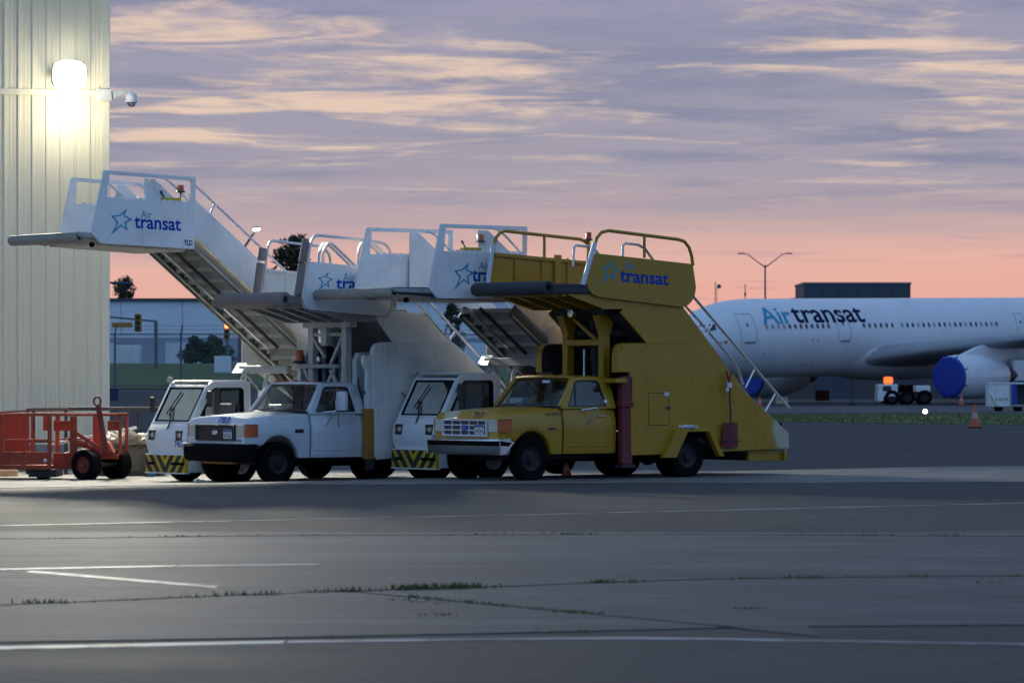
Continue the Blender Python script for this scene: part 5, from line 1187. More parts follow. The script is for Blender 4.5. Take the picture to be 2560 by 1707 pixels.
    for s in (1, -1):
        sb = P.get('setback', 0.0) if s < 0 else 0.0
        o = poly([(a - sb, b) for a, b in po]); i = poly([(a - sb, b) for a, b in pi])
        lp_ = MB().ring(o, i, s * 1.10 - 0.022, s * 1.10 + 0.022).build('landing_panel', w, root, bevel=0.006)
        tth = MB()
        for k in range(13):
            xx = 1.15 - sb - k * 0.135; a, b = T(xx, 4.186), T(xx - 0.10, 4.215); tth.box((min(a[0], b[0]), s * 1.10 - 0.01, a[1]), (max(a[0], b[0]), s * 1.10 + 0.01, a[1] + 0.028))
        tth.build('comb_strip', w, lp_)
        qq = [(0.45, 4.62), (0.28, 4.65), (-0.25, 4.3), (-0.69, 3.95), (-0.69, 3.6), (0.45, 3.6)]
        MB().prism(poly([(a - sb, b) for a, b in [(0.42, 4.60), (0.20, 4.60), (-0.69, 3.95), (-0.69, 3.45), (0.42, 3.45)]]), s * 1.02 - 0.012, s * 1.02 + 0.012).build('inner_panel', w, root, bevel=0.004)
        MB().tube([(T(0.05, 0)[0], s * 0.98, T(0.05, 4.64)[1]), (T(-0.12, 0)[0], s * 0.98, T(0, 4.60)[1]), (T(-0.30, 0)[0], s * 0.98, T(0, 4.48)[1]), (T(-0.75, 0)[0], s * 0.98, T(0, 4.10)[1])], 0.022, 8).build('hand_rail', M['plate'], root, smooth=True)
    fz = 3.50
    MB().prism(poly([(1.60, fz), (-0.66, fz), (-0.66, fz - 0.06), (1.60, fz - 0.06)]), -1.08, 1.08).build('floor', M['pale'], root)
    MB().prism(poly([(1.45, fz - 0.06), (-0.66, fz - 0.06), (-0.66, fz - 0.22), (1.35, fz - 0.19)]), -0.80, 0.80).build('floor_box', M['pale'], root, bevel=0.01)
    re = P['roll_ext']
    MB().prism(poly([(1.60 + re - 0.05, fz - 0.01), (1.2, fz - 0.01), (1.2, fz - 0.10), (1.60 + re - 0.1, fz - 0.08)]), -1.10, 1.10).build('sliding_floor', M['grey'], root, bevel=0.008)
    for s in (1, -1): MB().prism(poly([(1.60 + re - 0.1, fz + 0.01), (1.25, fz + 0.02), (1.25, fz - 0.17), (1.60 + re - 0.15, fz - 0.10)]), s * 1.025 - 0.05, s * 1.025 + 0.05).build('side_bumper', M['foam_dark' if P['dark_side'] else 'grey'], root, bevel=0.015)
    cx, cz = T(1.46 + re, fz - 0.09)
    MB().lathe([(0.045, -1.28), (0.088, -1.28), (0.102, -1.24), (0.102, 1.02), (0.09, 1.05), (0.05, 1.05), (0.05, 0.9), (0, 0.9)], 22, (cx, 0, cz)).build('front_bumper', M['foam_pale'], root, smooth=True, angle=50)
    MB().lathe([(0, -0.02), (0.05, -0.02), (0.05, 0.02), (0, 0.02)], 12, (cx - 0.25, 1.08, cz - 0.13)).build('guide_roller', M['black'], root)
    # control box and beacon on the near panel
    bx = P.get('box_x', 0.62)
    a, b = T(bx, 4.19)
    cb = MB().box((a - 0.22, 0.98, b), (a + 0.20, 1.10, b + 0.075)).build('control_box', M['haz_y'], root, bevel=0.01)
    MB().tube([(a + 0.12, 1.05, b + 0.06), (a + 0.20, 1.05, b + 0.17)], 0.013, 6).lathe([(0, 0), (0.022, 0), (0.022, 0.05), (0, 0.05)], 8, (a + 0.205, 1.05, b + 0.15), 'z').build('joystick', M['trim'], cb)
    MB().tube([(a - 0.20, 1.0, b + 0.02), (a - 0.27, 1.0, b + 0.04), (a - 0.27, 1.0, b + 0.20)], 0.014, 6).build('beacon_stalk', M['trim'], root)
    beacon(root, (a - 0.27, 1.0, b + 0.215), 0.065, 0.11, 'amber_glass')
    logo(root, 1.122, T(*P['star']), 0.50, T(*P['air']), 0.145, T(*P['tr'])[0], T(*P['tr'])[1], 0.225, 1.06, slope=tlt)
    if P.get('maker'):
        q = T(*P['maker']); lettering(root, 'TLD', M['navy_ink'], (q[0], 1.122, q[1]), (-1, 0, -tlt), (0, 0, 1), 0.10, 0.20, bold=0.03, space=0.85)
    lettering(root, P['number'], M['blue_ink'], (0.80, P['num_y'], 0.68), (0, 1, 0), (0.05, 0, 1), 0.13, P['num_w'], bold=0.006)

C_ = thing('stair_vehicle', 'white self propelled stairs with a lowered landing, between the white and yellow trucks', 'stair vehicle', (-0.959, 69.34, -0.037), HEAD, 'passenger stair vehicles')
side_cab_stairs(C_, dict(under0=3.465, top_x=-0.62, landing=(0, 0), roll_ext=0.95, dark_side=True, star=(0.86, 3.735), air=(0.487, 3.86), tr=(0.653, 3.635), number='7', num_y=0.16, num_w=0.07, box_x=0.62))
_k = (465 - 1280) / 9252.0 * 72.2
A_ = thing('stair_vehicle', 'white self propelled stairs numbered 765 with the landing raised highest, nearest the hangar', 'stair vehicle', (_k + 0.86 * 0.6428, 72.2 - 0.86 * 0.766, -0.178), HEAD, 'passenger stair vehicles')
side_cab_stairs(A_, dict(under0=3.735, top_x=1.15, landing=(1.85, 1.15), pitch=0.03, setback=0.73, roll_ext=0.42, dark_side=False, star=(1.018, 3.745), air=(0.566, 3.843), tr=(0.713, 3.64), maker=(-0.41, 3.385), number='765', num_y=-0.10, num_w=0.30, box_x=-0.15))
# ------------------------------------------------------------------ things by the hangar
O = M['orange']
ct = thing('tow_cart', 'rusty orange steel cart with a raised tow bar ring in front of the hangar', 'cart', (sx(0, 73), 73.0, -0.18))
def rail_box(x0, x1, y0, y1, z0, z1, name='frame_bar', par=ct, m=O, bv=0.006): return MB().box((x0, y0, z0), (x1, y1, z1)).build(name, m, par, bevel=bv)
D1 = 1.25
rail_box(-1.6, 2.405, -0.03, 0.03, 1.255, 1.305); rail_box(-1.6, 2.405, D1 - 0.03, D1 + 0.03, 1.255, 1.305)
rail_box(-1.6, 0.99, -0.04, 0.03, 0.20, 0.29); rail_box(-1.6, 0.99, D1 - 0.03, D1 + 0.03, 0.20, 0.29)
rail_box(-1.6, 0.96, -0.005, 0.01, 0.30, 0.535, 'side_sheet', bv=0); rail_box(-1.6, 0.95, -0.02, 0.02, 0.535, 0.55)
rail_box(-1.6, 0.95, -0.02, 0.02, 0.755, 0.80); rail_box(0.95, 1.80, D1 - 0.02, D1 + 0.02, 0.77, 0.80)
for x in (-1.45, -0.95, -0.46, 0.03, 0.46): rail_box(x, x + 0.055, -0.025, 0.03, 0.22, 1.26, 'post')
rail_box(0.94, 1.02, -0.035, 0.04, 0.20, 1.28, 'post'); rail_box(0.94, 1.02, D1 - 0.04, D1 + 0.035, 0.2, 1.28, 'post')
for x in (-1.45, -0.5, 0.45): rail_box(x, x + 0.055, D1 - 0.03, D1 + 0.03, 0.22, 1.26, 'post')
rail_box(-1.6, 0.42, D1 - 0.01, D1, 0.30, 1.25, 'rear_sheet', bv=0)
for y in (0, D1): rail_box(2.34, 2.405, y - 0.03, y + 0.03, 0.5, 1.30, 'post')
rail_box(-1.6, 1.0, 0.03, D1 - 0.03, 0.24, 0.27, 'floor')
rail_box(0.78, 0.93, 0.55, 0.58, 0.96, 1.25, 'hanging_plate')
MB().lathe([(0, -0.06), (0.07, -0.06), (0.075, 0.0), (0.07, 0.70), (0, 0.70)], 14, (1.44, 0.12, 0.55), 'z').build('hydraulic_post', O, ct, smooth=True)
rail_box(1.73, 1.92, 0.9, 0.96, 0.55, 1.25, 'post')
rail_box(1.02, 1.38, 0.3, 0.34, 0.96, 1.14, 'panel'); rail_box(1.02, 1.40, 0.28, 0.32, 1.13, 1.16); rail_box(1.12, 1.15, 0.28, 0.33, 1.16, 1.26)
rail_box(2.12, 2.34, 0.05, 0.09, 0.97, 1.14, 'panel'); rail_box(2.12, 2.34, 0.03, 0.07, 1.13, 1.16); rail_box(2.24, 2.27, 0.03, 0.07, 1.16, 1.26)
rail_box(1.02, 1.50, 0.22, 0.25, 0.21, 0.53, 'side_sheet'); rail_box(1.02, 2.3, 0.3, D1 - 0.3, 0.40, 0.50, 'subframe')
for a, b in (((1.5, 0.05, 0.92), (1.95, 0.05, 0.62)), ((1.35, -0.02, 0.80), (1.75, 0.0, 0.70)), ((1.5, 0.1, 0.70), (2.2, 0.2, 0.52))): MB().beam(a, b, 0.05, 0.07).build('brace', O, ct, bevel=0.005)
MB().prism([(1.85, 0.52), (2.25, 0.52), (2.12, 0.75), (2.0, 0.75)], 0.0, 0.5).build('turntable', O, ct, bevel=0.02)
MB().beam((2.12, -0.12, 0.50), (1.96, -0.18, 1.46), 0.11, 0.06, (0, 1, 0)).build('tow_bar', M['red_paint'], ct, bevel=0.01)
MB().tube([(1.94 + 0.066 * math.sin(t), -0.18, 1.545 + 0.085 * math.cos(t)) for t in [2 * math.pi * i / 20 for i in range(20)]], 0.021, 8, closed=True).build('tow_ring', M['red_paint'], ct, smooth=True)
MB().tube([(-0.3, 0.2, 1.31), (0.55, -0.02, 1.36), (1.4, 0.1, 1.37)], 0.018, 6).tube([(0.7, -0.02, 1.32), (0.66, -0.03, 1.1), (0.69, -0.02, 0.82)], 0.012, 6).build('loose_hose', M['red_paint'], ct, smooth=True)
MB().lathe([(0, 0), (0.036, 0), (0.036, -0.006), (0, -0.008)], 14, (0.895, -0.01, 0.385)).build('reflector', M['plate'], ct)
for s in (-1, 1): wheel(ct, 1.975 + s * 0.45 * 0.57, 0.30 + s * 0.45 * 0.82, 0.295, 0.28, M['hub_red'], side=s, steer=R(-35))
MB().tube([(1.975 - 0.25, 0.30 - 0.36, 0.295), (1.975 + 0.25, 0.30 + 0.36, 0.295)], 0.045, 8).build('axle', M['dark'], ct)
for y in (0.2, D1 - 0.2):
    for x in (-1.2, 0.8): MB().lathe([(0, -0.05), (0.115, -0.05), (0.115, 0.05), (0, 0.05)], 18, (x, y, 0.115)).build('castor', M['black'], ct, smooth=True, angle=40)
MB().box((0.55, 0.1, 0.05), (1.1, D1 - 0.1, 0.20)).build('skid_box', M['dark'], ct)

rk = thing('steel_rack', 'long dark steel rail rack along the foot of the hangar', 'rack', (sx(65, 77), 77.0, -0.18))
for x in (0.0, 0.80, 2.32, 3.6): MB().box((x, -0.03, 0.0), (x + 0.065, 0.03, 1.36)).build('post', M['dark'], rk, bevel=0.005)
for z in (1.33, 0.66): MB().box((0.0, -0.025, z), (3.66, 0.025, z + (0.055 if z > 1 else 0.035))).build('rail', M['dark'], rk, bevel=0.005)
MB().box((0.86, -0.045, 1.325), (3.66, -0.026, 1.40)).build('cap_rail', M['dark'], rk, bevel=0.005)
MB().box((0.0, -0.02, 0.12), (3.66, 1.0, 0.18)).build('deck', M['dark'], rk)
for x in (0.0, 3.6): MB().box((x, 0.94, 0.0), (x + 0.065, 1.0, 1.36)).build('post', M['dark'], rk, bevel=0.005)
MB().box((0, 0.945, 1.33), (3.66, 0.995, 1.385)).build('rail', M['dark'], rk)
ld = thing('ladder', 'pale aluminium ladder lying askew behind the orange cart', 'ladder', (sx(125, 76.5), 76.4, -0.18))
p0, p1 = Vector((0, 0, 0.62)), Vector((1.80, 0.1, 0.98)); off = Vector((0.03, 0.0, -0.24))
for o in (Vector(), off): MB().beam(p0 + o, p1 + o, 0.03, 0.06).build('stile', M['pale'], ld, bevel=0.004)
for k in range(7): q = p0 + (p1 - p0) * (0.07 + k * 0.143); MB().tube([q, q + off], 0.014, 6).build('rung', M['pale'], ld)
def film():
    m, N, b = new_mat('stretch_film')
    t = N.node('ShaderNodeTexCoord').outputs['Object']
    N.put(b.inputs['Base Color'], N.mix(N.noise(t, 5.0, 5, 0.6), (0.05, 0.055, 0.038, 1), (0.13, 0.13, 0.095, 1))); b.inputs['Roughness'].default_value = 0.25
    bn = N.node('ShaderNodeBump'); bn.inputs['Strength'].default_value = 1.0; bn.inputs['Distance'].default_value = 0.04
    N.put(bn.inputs['Height'], N.noise(t, 7.0, 5, 0.7, 1.5)); N.l.new(bn.outputs[0], b.inputs['Normal']); return m
M['film'] = film()
cg = thing('wrapped_pallet', 'olive film wrapped pallet load on the ground beside the orange cart', 'pallet', (sx(325, 75.5), 75.5, -0.18))
MB().box((-0.62, 0, 0.0), (0.62, 0.9, 0.11)).build('pallet', M['dark'], cg)
rnd = random.Random(5)
mb = MB().grid(lambda u, v: (-0.60 + 1.2 * u + rnd.uniform(-0.012, 0.012), rnd.uniform(-0.035, 0.035), 0.11 + 0.48 * v), 14, 8)
mb.grid(lambda u, v: (-0.60 + 1.2 * u, 0.9 * v, 0.57 + rnd.uniform(-0.03, 0.03)), 14, 8).grid(lambda u, v: (-0.6 + rnd.uniform(-0.03, 0.03), 0.9 * u, 0.11 + 0.46 * v), 8, 6).grid(lambda u, v: (0.6 + rnd.uniform(-0.03, 0.03), 0.9 * u, 0.11 + 0.46 * v), 8, 6)
mb.build('film_load', M['film'], cg, smooth=True, angle=70)
pile = paint('pale_sheeting', (0.62, 0.60, 0.48), 0.7, dirt=0.3, bump=0.6, streak=False)
crumple('crumpled_sheeting', 'heap of crumpled cream netting on top of the wrapped pallet', 'netting', (sx(322, 75.9), 75.95, 0.375), (0.56, 0.40, 0.30), pile, 9, 0.55, sub=5)
cb_ = thing('kerb_block', 'low cream concrete wheel stop at the left foot of the orange cart', 'wheel stop', (sx(12, 75.4), 75.3, -0.18))
MB().prism([(-0.12, 0), (0.12, 0), (0.09, 0.13), (0.07, 0.15), (-0.07, 0.15), (-0.09, 0.13)], -0.7, 0.28, 'x').build('block', plain('kerb_cream', (0.50, 0.44, 0.26), 0.8, dirt=0.4), cb_, bevel=0.012)
cn = thing('paint_can', 'small blue can on the ground by the hazard striped cab', 'can', (sx(378, 75), 74.9, -0.18))
MB().lathe([(0, -0.085), (0.056, -0.085), (0.06, -0.08), (0.06, 0.08), (0.056, 0.085), (0, 0.085)], 18, (0, 0, 0.06), 'x').build('body', plain('can_blue', (0.03, 0.17, 0.32), 0.4), cn, smooth=True)
MB().lathe([(0.0, -0.1), (0.062, -0.1), (0.062, -0.075)], 18, (0, 0, 0.06), 'x').build('lid', M['dark'], cn)
crumple('litter', 'scrap of crumpled white paper by the front tyre of the white truck', 'litter', (sx(497, 69.6), 69.6, gz(-5.9, 69.6)), (0.09, 0.06, 0.07), M['plate'], 12, 0.6)

# ------------------------------------------------------------------ airliner
AH = math.radians(225.6); PIT = R(1.0); NX, NY, NZ = 10.72, 256.3, 4.36
pl = thing('airliner', 'parked white airliner with blue covers on its engines', 'airplane', (NX, NY, NZ), AH, ry=PIT)
M['air_white'] = paint('airliner_white', (0.70, 0.72, 0.75), 0.35, dirt=0.08, scale=0.3, coat=0.3)
M['air_grey'] = paint('wing_grey', (0.30, 0.31, 0.33), 0.45, dirt=0.15, scale=0.4)
M['cover_blue'] = paint('engine_cover_blue', (0.010, 0.045, 0.36), 0.6, dirt=0.15, scale=1.0)
M['pane'] = plain('cabin_window', (0.015, 0.022, 0.03), 0.2); M['pane_shut'] = plain('window_blind', (0.30, 0.32, 0.36), 0.5)
M['seam'] = plain('door_outline', (0.42, 0.44, 0.48), 0.6)
RT = [(0, 0.04, -0.78), (0.12, 0.42, -0.77), (0.35, 0.72, -0.74), (0.8, 1.10, -0.66), (1.4, 1.45, -0.55), (2.1, 1.78, -0.43), (3.0, 2.10, -0.31), (4.0, 2.38, -0.20), (5.2, 2.60, -0.10), (6.6, 2.75, -0.04), (8.2, 2.82, 0), (40, 2.82, 0), (45, 2.62, 0.22), (50, 2.05, 0.70), (55, 1.25, 1.25), (59.5, 0.55, 1.75), (60.5, 0.2, 1.9)]
def rc(t):
    for a, b in zip(RT, RT[1:]):
        if t <= b[0]:
            k = (t - a[0]) / (b[0] - a[0]); return a[1] + (b[1] - a[1]) * k, a[2] + (b[2] - a[2]) * k
    return RT[-1][1:]
def skin(t, ang, lift=0.0, s=1):
    """point on the left skin; ang measured up from the waterline"""
    r, c = rc(t); r += lift
    return (-t, s * r * math.cos(ang), c + r * math.sin(ang))
ts = [0, 0.06, 0.12, 0.22, 0.35, 0.55, 0.8, 1.1, 1.4, 1.75, 2.1, 2.55, 3.0, 3.5, 4.0, 4.6, 5.2, 5.9, 6.6, 7.4, 8.2] + list(range(10, 41, 3)) + [42, 45, 47, 50, 52, 55, 57, 59.5, 60.5]
MB().loft([[skin(t, 2 * math.pi * j / 48) if True else 0 for j in range(49)] for t in ts]).build('fuselage', M['air_white'], pl, smooth=True, angle=60)
# belly fairing
secs = []
for k in range(15):
    t = 16.9 + 19.0 * k / 14; e = math.sin(min(1, k / 4.5) * math.pi / 2) * math.sin(min(1, (14 - k) / 4.5 + 0.001) * math.pi / 2)
    secs.append([(-t, (2.2 + 0.85 * e) * math.cos(a) * (1 if abs(math.cos(a)) < 0.9 else 1), -1.0 + (1.62 + 0.62 * e) * math.sin(a) * (1 if math.sin(a) < 0 else 0.4)) for a in [2 * math.pi * j / 28 for j in range(29)]])
MB().loft(secs).build('belly_fairing', M['air_white'], pl, smooth=True, angle=70)
def wing_half(s):
    secs = []; st = [(2.3, 18.6, 11.8, -1.62, 1.35), (2.9, 19.4, 10.6, -1.50, 1.25), (4.5, 20.6, 9.5, -1.25, 1.1), (7.0, 22.0, 8.3, -0.90, 0.95), (9.4, 23.5, 7.2, -0.60, 0.85), (14, 26.3, 5.6, -0.05, 0.62), (20, 30.0, 4.3, 0.75, 0.42), (26, 33.6, 3.2, 1.6, 0.28), (29.2, 35.6, 2.3, 2.1, 0.16)]
    for y, le, ch, z, th in st:
        af = [(0, 0), (0.015, 0.32), (0.06, 0.55), (0.15, 0.75), (0.32, 0.85), (0.55, 0.62), (0.8, 0.28), (1, 0.02), (1, -0.02), (0.75, -0.22), (0.5, -0.38), (0.3, -0.42), (0.12, -0.36), (0.04, -0.25), (0.01, -0.12), (0, 0)]
        secs.append([(-(le + ch * c), s * y, z + th * h - 0.03 * ch * c) for c, h in af])
    return MB().loft(secs)
for s in (1, -1): wing_half(s).build('wing', M['air_grey'], pl, smooth=True, angle=50)
def engine(s):
    ex, ey, ez = -19.55, s * 9.37, -2.93
    pr = [(1.22, -0.6), (1.26, -0.15), (1.34, 0.0), (1.44, -0.05), (1.52, -0.35), (1.58, -1.0), (1.60, -1.9), (1.56, -3.0), (1.42, -4.3), (1.20, -5.4), (1.05, -5.9), (0.95, -5.9)]
    n = MB().lathe(pr, 40, (ex, ey, ez), 'x').build('engine', M['air_white'], pl, smooth=True, angle=50)
    MB().lathe([(0.80, -5.6), (0.72, -6.4), (0.5, -7.3), (0.15, -8.0), (0, -8.0)], 28, (ex, ey, ez), 'x').build('exhaust_cone', M['dark'], n, smooth=True)
    c = MB().lathe([(1.47, -0.22), (1.45, -0.02), (1.38, 0.07), (1.0, 0.10), (0.5, 0.075), (0, 0.09)], 40, (ex, ey, ez), 'x').build('engine_cover', M['cover_blue'], n, smooth=True)
    for k in range(8):
        a = 0.4 + 2 * math.pi * k / 8; MB().beam((ex - 0.05, ey + 1.46 * math.cos(a), ez + 1.46 * math.sin(a)), (ex - 0.3, ey + 1.60 * math.cos(a), ez + 1.60 * math.sin(a)), 0.10, 0.06).build('cover_strap', M['cover_blue'], n)
    MB().prism([(ex - 1.2, ez + 1.52), (ex - 3.2, ez + 2.1), (ex - 5.2, ez + 2.45), (ex - 9.2, ez + 2.2), (ex - 8.0, ez + 1.5), (ex - 5.8, ez + 0.85), (ex - 4.0, ez + 1.3)], ey - 0.16, ey + 0.16).build('pylon', M['air_white'], pl, bevel=0.05)
for s in (1, -1): engine(s)
# windows
wm = {}
def window(t, mat):
    mb = MB(); q = [(0.115 * math.cos(a), 0.165 * math.sin(a) * (1.0)) for a in [2 * math.pi * j / 12 for j in range(12)]]
    a0 = math.asin(0.81 / 2.82)
    r, c = rc(t); base = math.asin(min(0.99, (0.81 - c) / r))
    mb.add([skin(t + p, base + z_ / 2.82, 0.012) for p, z_ in q], [tuple(range(12))]); mb.add([skin(t + p * 1.25, base + z_ * 1.2 / 2.82, 0.006) for p, z_ in q], [tuple(range(12))])
    return mb.build('window', mat, pl)
rnd = random.Random(2)
for k in range(12): window(7.55 + k * 0.613, M['pane_shut'] if k < 4 else M['pane'])
for k in range(6): window(18.30 + k * 0.655, M['pane'])
for k in range(19): window(22.72 + k * 0.633, M['pane_shut'] if k in (0, 3, 6, 9, 12, 15, 17) else M['pane'])
def door_ring(t0, t1, z0, z1, w=0.055):
    def an(t, z_): r, c = rc(t); return math.asin(max(-0.99, min(0.99, (z_ - c) / r)))
    def fn(p, t): return skin(p[0], an(p[0], p[1]), 0.004 + 0.012 * t)
    k = 5; o = []; i = []
    for (a, b), (c, d) in (((t0, z0), (t1, z0)), ((t1, z0), (t1, z1)), ((t1, z1), (t0, z1)), ((t0, z1), (t0, z0))):
        for j in range(k): o.append((a + (c - a) * j / k, b + (d - b) * j / k))
    cx, cz = (t0 + t1) / 2, (z0 + z1) / 2
    i = [(cx + (a - cx) * (1 - 2 * w / (t1 - t0)), cz + (b - cz) * (1 - 2 * w / (z1 - z0))) for a, b in o]
    d = MB().ring(o, i, 0, 1, fn=fn).build('cabin_door', M['seam'], pl)
    aa = an(cx, 0.95); MB().add([skin(cx + 0.1 * math.cos(q), aa + 0.05 * math.sin(q), 0.012) for q in [j * math.pi / 5 for j in range(10)]], [tuple(range(10))]).build('door_window', M['pane'], d)
    MB().add([skin(cx + p, an(cx, z0 - 0.02) + q, 0.02) for p, q in ((-0.45, -0.03), (0.55, -0.03), (0.55, 0.02), (-0.45, 0.02))], [(0, 1, 2, 3)]).build('door_sill', M['chrome'], d)
door_ring(4.95, 6.45, -0.26, 1.75); door_ring(15.25, 16.7, -0.26, 1.62); door_ring(36.6, 37.7, -0.26, 1.62)
# cockpit glazing
for s in (1, -1):
    for (ta, tb, aa, ab, sh) in ((1.55, 1.95, 0.62, 0.98, 0.15), (1.98, 2.45, 0.55, 0.90, 0.15), (2.5, 3.05, 0.50, 0.76, 0.25)):
        MB().add([skin(ta, aa, 0.015, s), skin(tb, aa - 0.04, 0.015, s), skin(tb + sh * 0.4, ab - 0.10, 0.015, s), skin(ta + sh, ab, 0.015, s)], [(0, 1, 2, 3)]).build('cockpit_window', M['pane'], pl)
def skin_text(s, mat, t0, ang0, height, width, bold):
    vs, fs = text_geo(s, 1.0, bold); x0 = min(v[0] for v in vs); x1 = max(v[0] for v in vs); y0 = min(v[1] for v in vs); y1 = max(v[1] for v in vs)
    bm = bmesh.new(); bv = [bm.verts.new(((v[0] - x0) / (x1 - x0) * width, (v[1] - y0) / (y1 - y0) * height, 0)) for v in vs]
    for f in fs:
        try: bm.faces.new([bv[i] for i in f])
        except ValueError: pass
    bmesh.ops.triangulate(bm, faces=bm.faces)
    for _ in range(3):
        es = [e for e in bm.edges if e.calc_length() > 0.28]
        if es: bmesh.ops.subdivide_edges(bm, edges=es, cuts=1)
    bmesh.ops.triangulate(bm, faces=bm.faces)
    mb = MB(); bm.verts.ensure_lookup_table(); bm.verts.index_update()
    mb.add([skin(t0 + v.co.x, ang0 + v.co.y / 2.82, 0.014) for v in bm.verts], [tuple(v.index for v in f.verts) for f in bm.faces]); bm.free()
    return mb.build('lettering', mat, pl)
skin_text('Air', M['sky_ink'], 7.3, 0.365, 1.45, 3.25, 0.014)
skin_text('transat', M['navy_ink'], 10.75, 0.375, 1.38, 7.9, 0.016)
for k, (mt) in enumerate(('red_lens', 'plate', 'red_lens')):
    MB().add([skin(2.95 + 0.27 * k + p, q, 0.012) for p, q in ((0, -0.04), (0.24, -0.04), (0.24, 0.05), (0, 0.05))], [(0, 1, 2, 3)]).build('flag_mark', M[mt], pl)
for t, a in ((12.4, -0.06), (13.0, -0.06), (7.3, -0.40), (5.9, -0.62), (11.9, -0.75), (12.5, -0.75), (13.1, -0.75)):
    MB().add([skin(t + 0.10 * math.cos(q), a + 0.045 * math.sin(q), 0.01) for q in [j * math.pi / 5 for j in range(10)]], [tuple(range(10))]).build('hatch', M['seam'], pl)
# landing gear
def gz_l(t): return -0.18 - (NZ + 0.0175 * t)
def bogie(t, y, n, r, w):
    g = gz_l(t)
    leg = MB().tube([(-t, y, -1.6), (-t, y, g + r)], 0.17, 10).beam((-t, y, -1.4), (-t + 1.4, y * 0.9, g + 1.5), 0.12).build('landing_gear', M['air_grey'], pl)
    for dxw in ((0.99, -0.99) if n == 4 else (0,)):
        for dy in (-0.42, 0.42):
            MB().lathe([(0, -w / 2), (r * 0.55, -w / 2), (r * 0.9, -w / 2), (r, -w * 0.3), (r, w * 0.3), (r * 0.9, w / 2), (r * 0.55, w / 2), (0, w / 2)], 24, (-t + dxw, y + dy, g + r), 'y').build('tyre', M['black'], leg, smooth=True, angle=35)
    if n == 4: MB().box((-t - 1.1, y - 0.1, g + r - 0.1), (-t + 1.1, y + 0.1, g + r + 0.1)).build('bogie_beam', M['air_grey'], leg)
    MB().box((-t - 0.8, y * 1.16 - 0.03, g + 1.7), (-t + 0.8, y * 1.16 + 0.03, g + 3.2)).build('gear_door', M['air_white'], leg)
bogie(6.6, 0.0, 2, 0.53, 0.36); bogie(32.2, 5.34, 4, 0.68, 0.5); bogie(32.2, -5.34, 4, 0.68, 0.5)
MB().prism([(-49.0, 1.9), (-56.5, 10.6), (-60.0, 10.6), (-59.0, 2.4)], -0.2, 0.2).build('tail_fin', M['cover_blue'], pl, bevel=0.1)
for s in (1, -1): MB().loft([[(-53.5, s * 0.8, 1.3), (-56, s * 0.8, 1.5), (-58.8, s * 0.8, 1.35), (-56, s * 0.8, 1.15)], [(-58, s * 9.5, 2.1), (-59, s * 9.5, 2.16), (-60.2, s * 9.5, 2.1), (-59, s * 9.5, 2.04)]]).build('tailplane', M['air_grey'], pl)

# ------------------------------------------------------------------ ground equipment by the airliner
tg = thing('tow_tractor', 'white tow tractor with an orange beacon glowing under the airliner', 'tow tractor', (sx(2260, 262), 262, -0.18), R(180))
MB().box((0.55, -1.0, 0.55), (1.95, 1.0, 1.45)).build('cab', M['white'], tg, bevel=0.06); MB().box((-1.75, -1.0, 0.9), (-0.75, 1.0, 1.35)).build('rear_fender', M['white'], tg, bevel=0.05)
MB().box((-1.8, -0.9, 0.4), (1.95, 0.9, 0.85)).build('chassis', M['dark'], tg, bevel=0.04)
MB().box((1.55, -1.02, 0.25), (1.98, 1.02, 0.95)).build('front_plate', M['white'], tg, bevel=0.03)
MB().box((1.0, -1.005, 0.95), (1.6, 1.005, 1.32)).build('cab_window', M['pane'], tg)
for x in (0.95, -0.15, -1.35):
    for s in (1, -1): wheel(tg, x, s * 0.88, 0.52, 0.36, M['hub_dark'], side=s)
b_ = MB().box((0.82, -0.35, 1.47), (1.42, 0.35, 1.97)).build('beacon', glow_mat('orange_glow', (1.0, 0.15, 0.02), 1.6), tg, bevel=0.08)
MB().box((0.75, -0.4, 1.44), (1.5, 0.4, 1.48)).build('beacon_base', M['dark'], b_)
bc = thing('baggage_cart', 'white baggage cart with dark open sides on the taxi lane', 'baggage cart', (sx(2472, 212), 212, -0.18))
MB().box((0.0, 0, 0.28), (1.22, 1.5, 1.62)).build('end_box', M['white'], bc, bevel=0.02); MB().box((1.22, 0, 0.28), (4.2, 1.5, 0.40)).build('bed', M['grey'], bc)
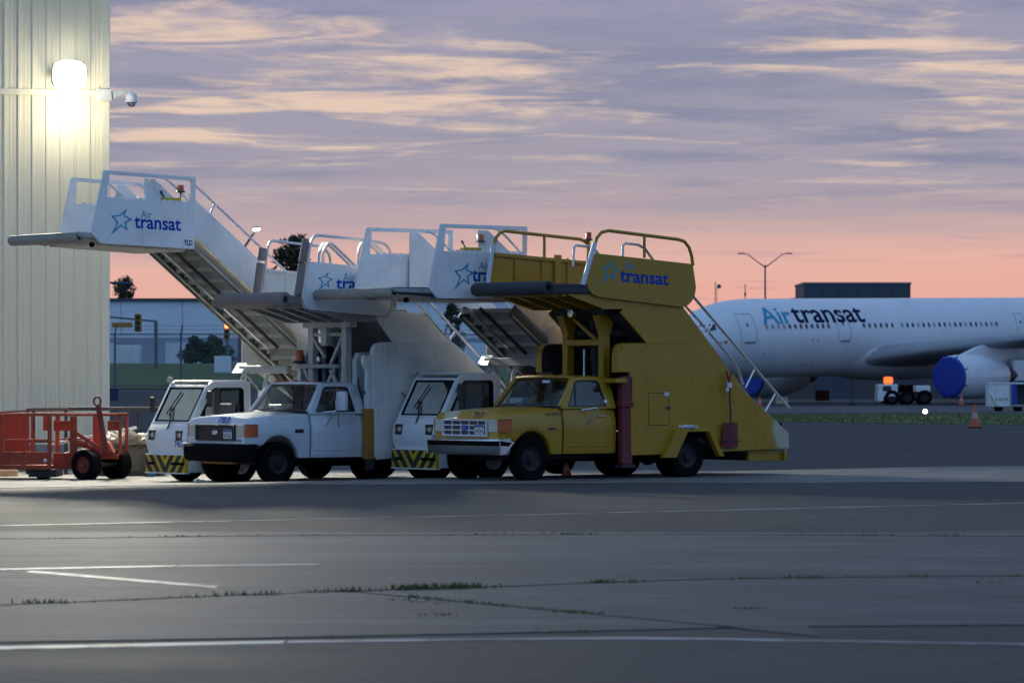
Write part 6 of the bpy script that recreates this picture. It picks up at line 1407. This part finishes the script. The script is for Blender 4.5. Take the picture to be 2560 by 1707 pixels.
MB().box((0, -0.04, 1.56), (4.2, 1.54, 1.66)).build('roof', M['white'], bc, bevel=0.02); MB().box((1.22, 1.4, 0.4), (4.2, 1.45, 1.56)).build('rear_curtain', M['slate'], bc); MB().box((1.24, -0.01, 0.40), (1.62, 0.03, 1.56)).build('curtain', M['cover_blue'], bc)
for x in (1.25, 2.6, 4.15): MB().box((x, -0.02, 0.4), (x + 0.06, 0.04, 1.56)).build('post', M['grey'], bc)
for x in (0.65, 1.75, 3.4):
    for y in (0.15, 1.35): MB().lathe([(0, -0.08), (0.19, -0.08), (0.2, 0), (0.19, 0.08), (0, 0.08)], 16, (x, y, 0.2)).build('wheel', M['black'], bc, smooth=True)
lettering(bc, 'A 22314P', M['galv'], (0.38, -0.003, 0.62), (1, 0, 0), (0, 0, 1), 0.15, 0.75, bold=0.02)
MB().beam((0.05, -0.06, 0.95), (0.5, -0.06, 0.30), 0.07, 0.03).build('tow_bar', M['haz_y'], bc)
jk = thing('jack_stand', 'thin dark stand with a wide foot under the airliner belly', 'stand', (sx(2130, 258), 258, -0.18))
MB().tube([(0, 0, 0.1), (0, 0, 1.9)], 0.05, 8).prism([(-0.38, 0), (0.38, 0), (0.12, 0.2), (-0.12, 0.2)], -0.3, 0.3).build('stand', M['dark'], jk)
ct2 = thing('equipment_box', 'dull red equipment box beside the far engine', 'box', (sx(2056, 285), 285, -0.18))
MB().box((-0.55, 0, 0.12), (0.55, 0.7, 0.95)).build('body', M['red_paint'], ct2, bevel=0.03); MB().box((-0.5, -0.02, 0.5), (0.5, 0.0, 0.52)).build('lid_seam', M['dark'], ct2)
ct3 = thing('equipment_box', 'small cream box beyond the foot of the yellow stair rail', 'box', (sx(1955, 262), 262, -0.18))
MB().box((-0.42, 0, 0.05), (0.42, 0.6, 0.5)).build('body', plain('cream', (0.62, 0.55, 0.35), 0.6), ct3, bevel=0.03); MB().box((-0.40, -0.02, 0.36), (0.40, 0.0, 0.39)).build('lid_seam', M['dark'], ct3)
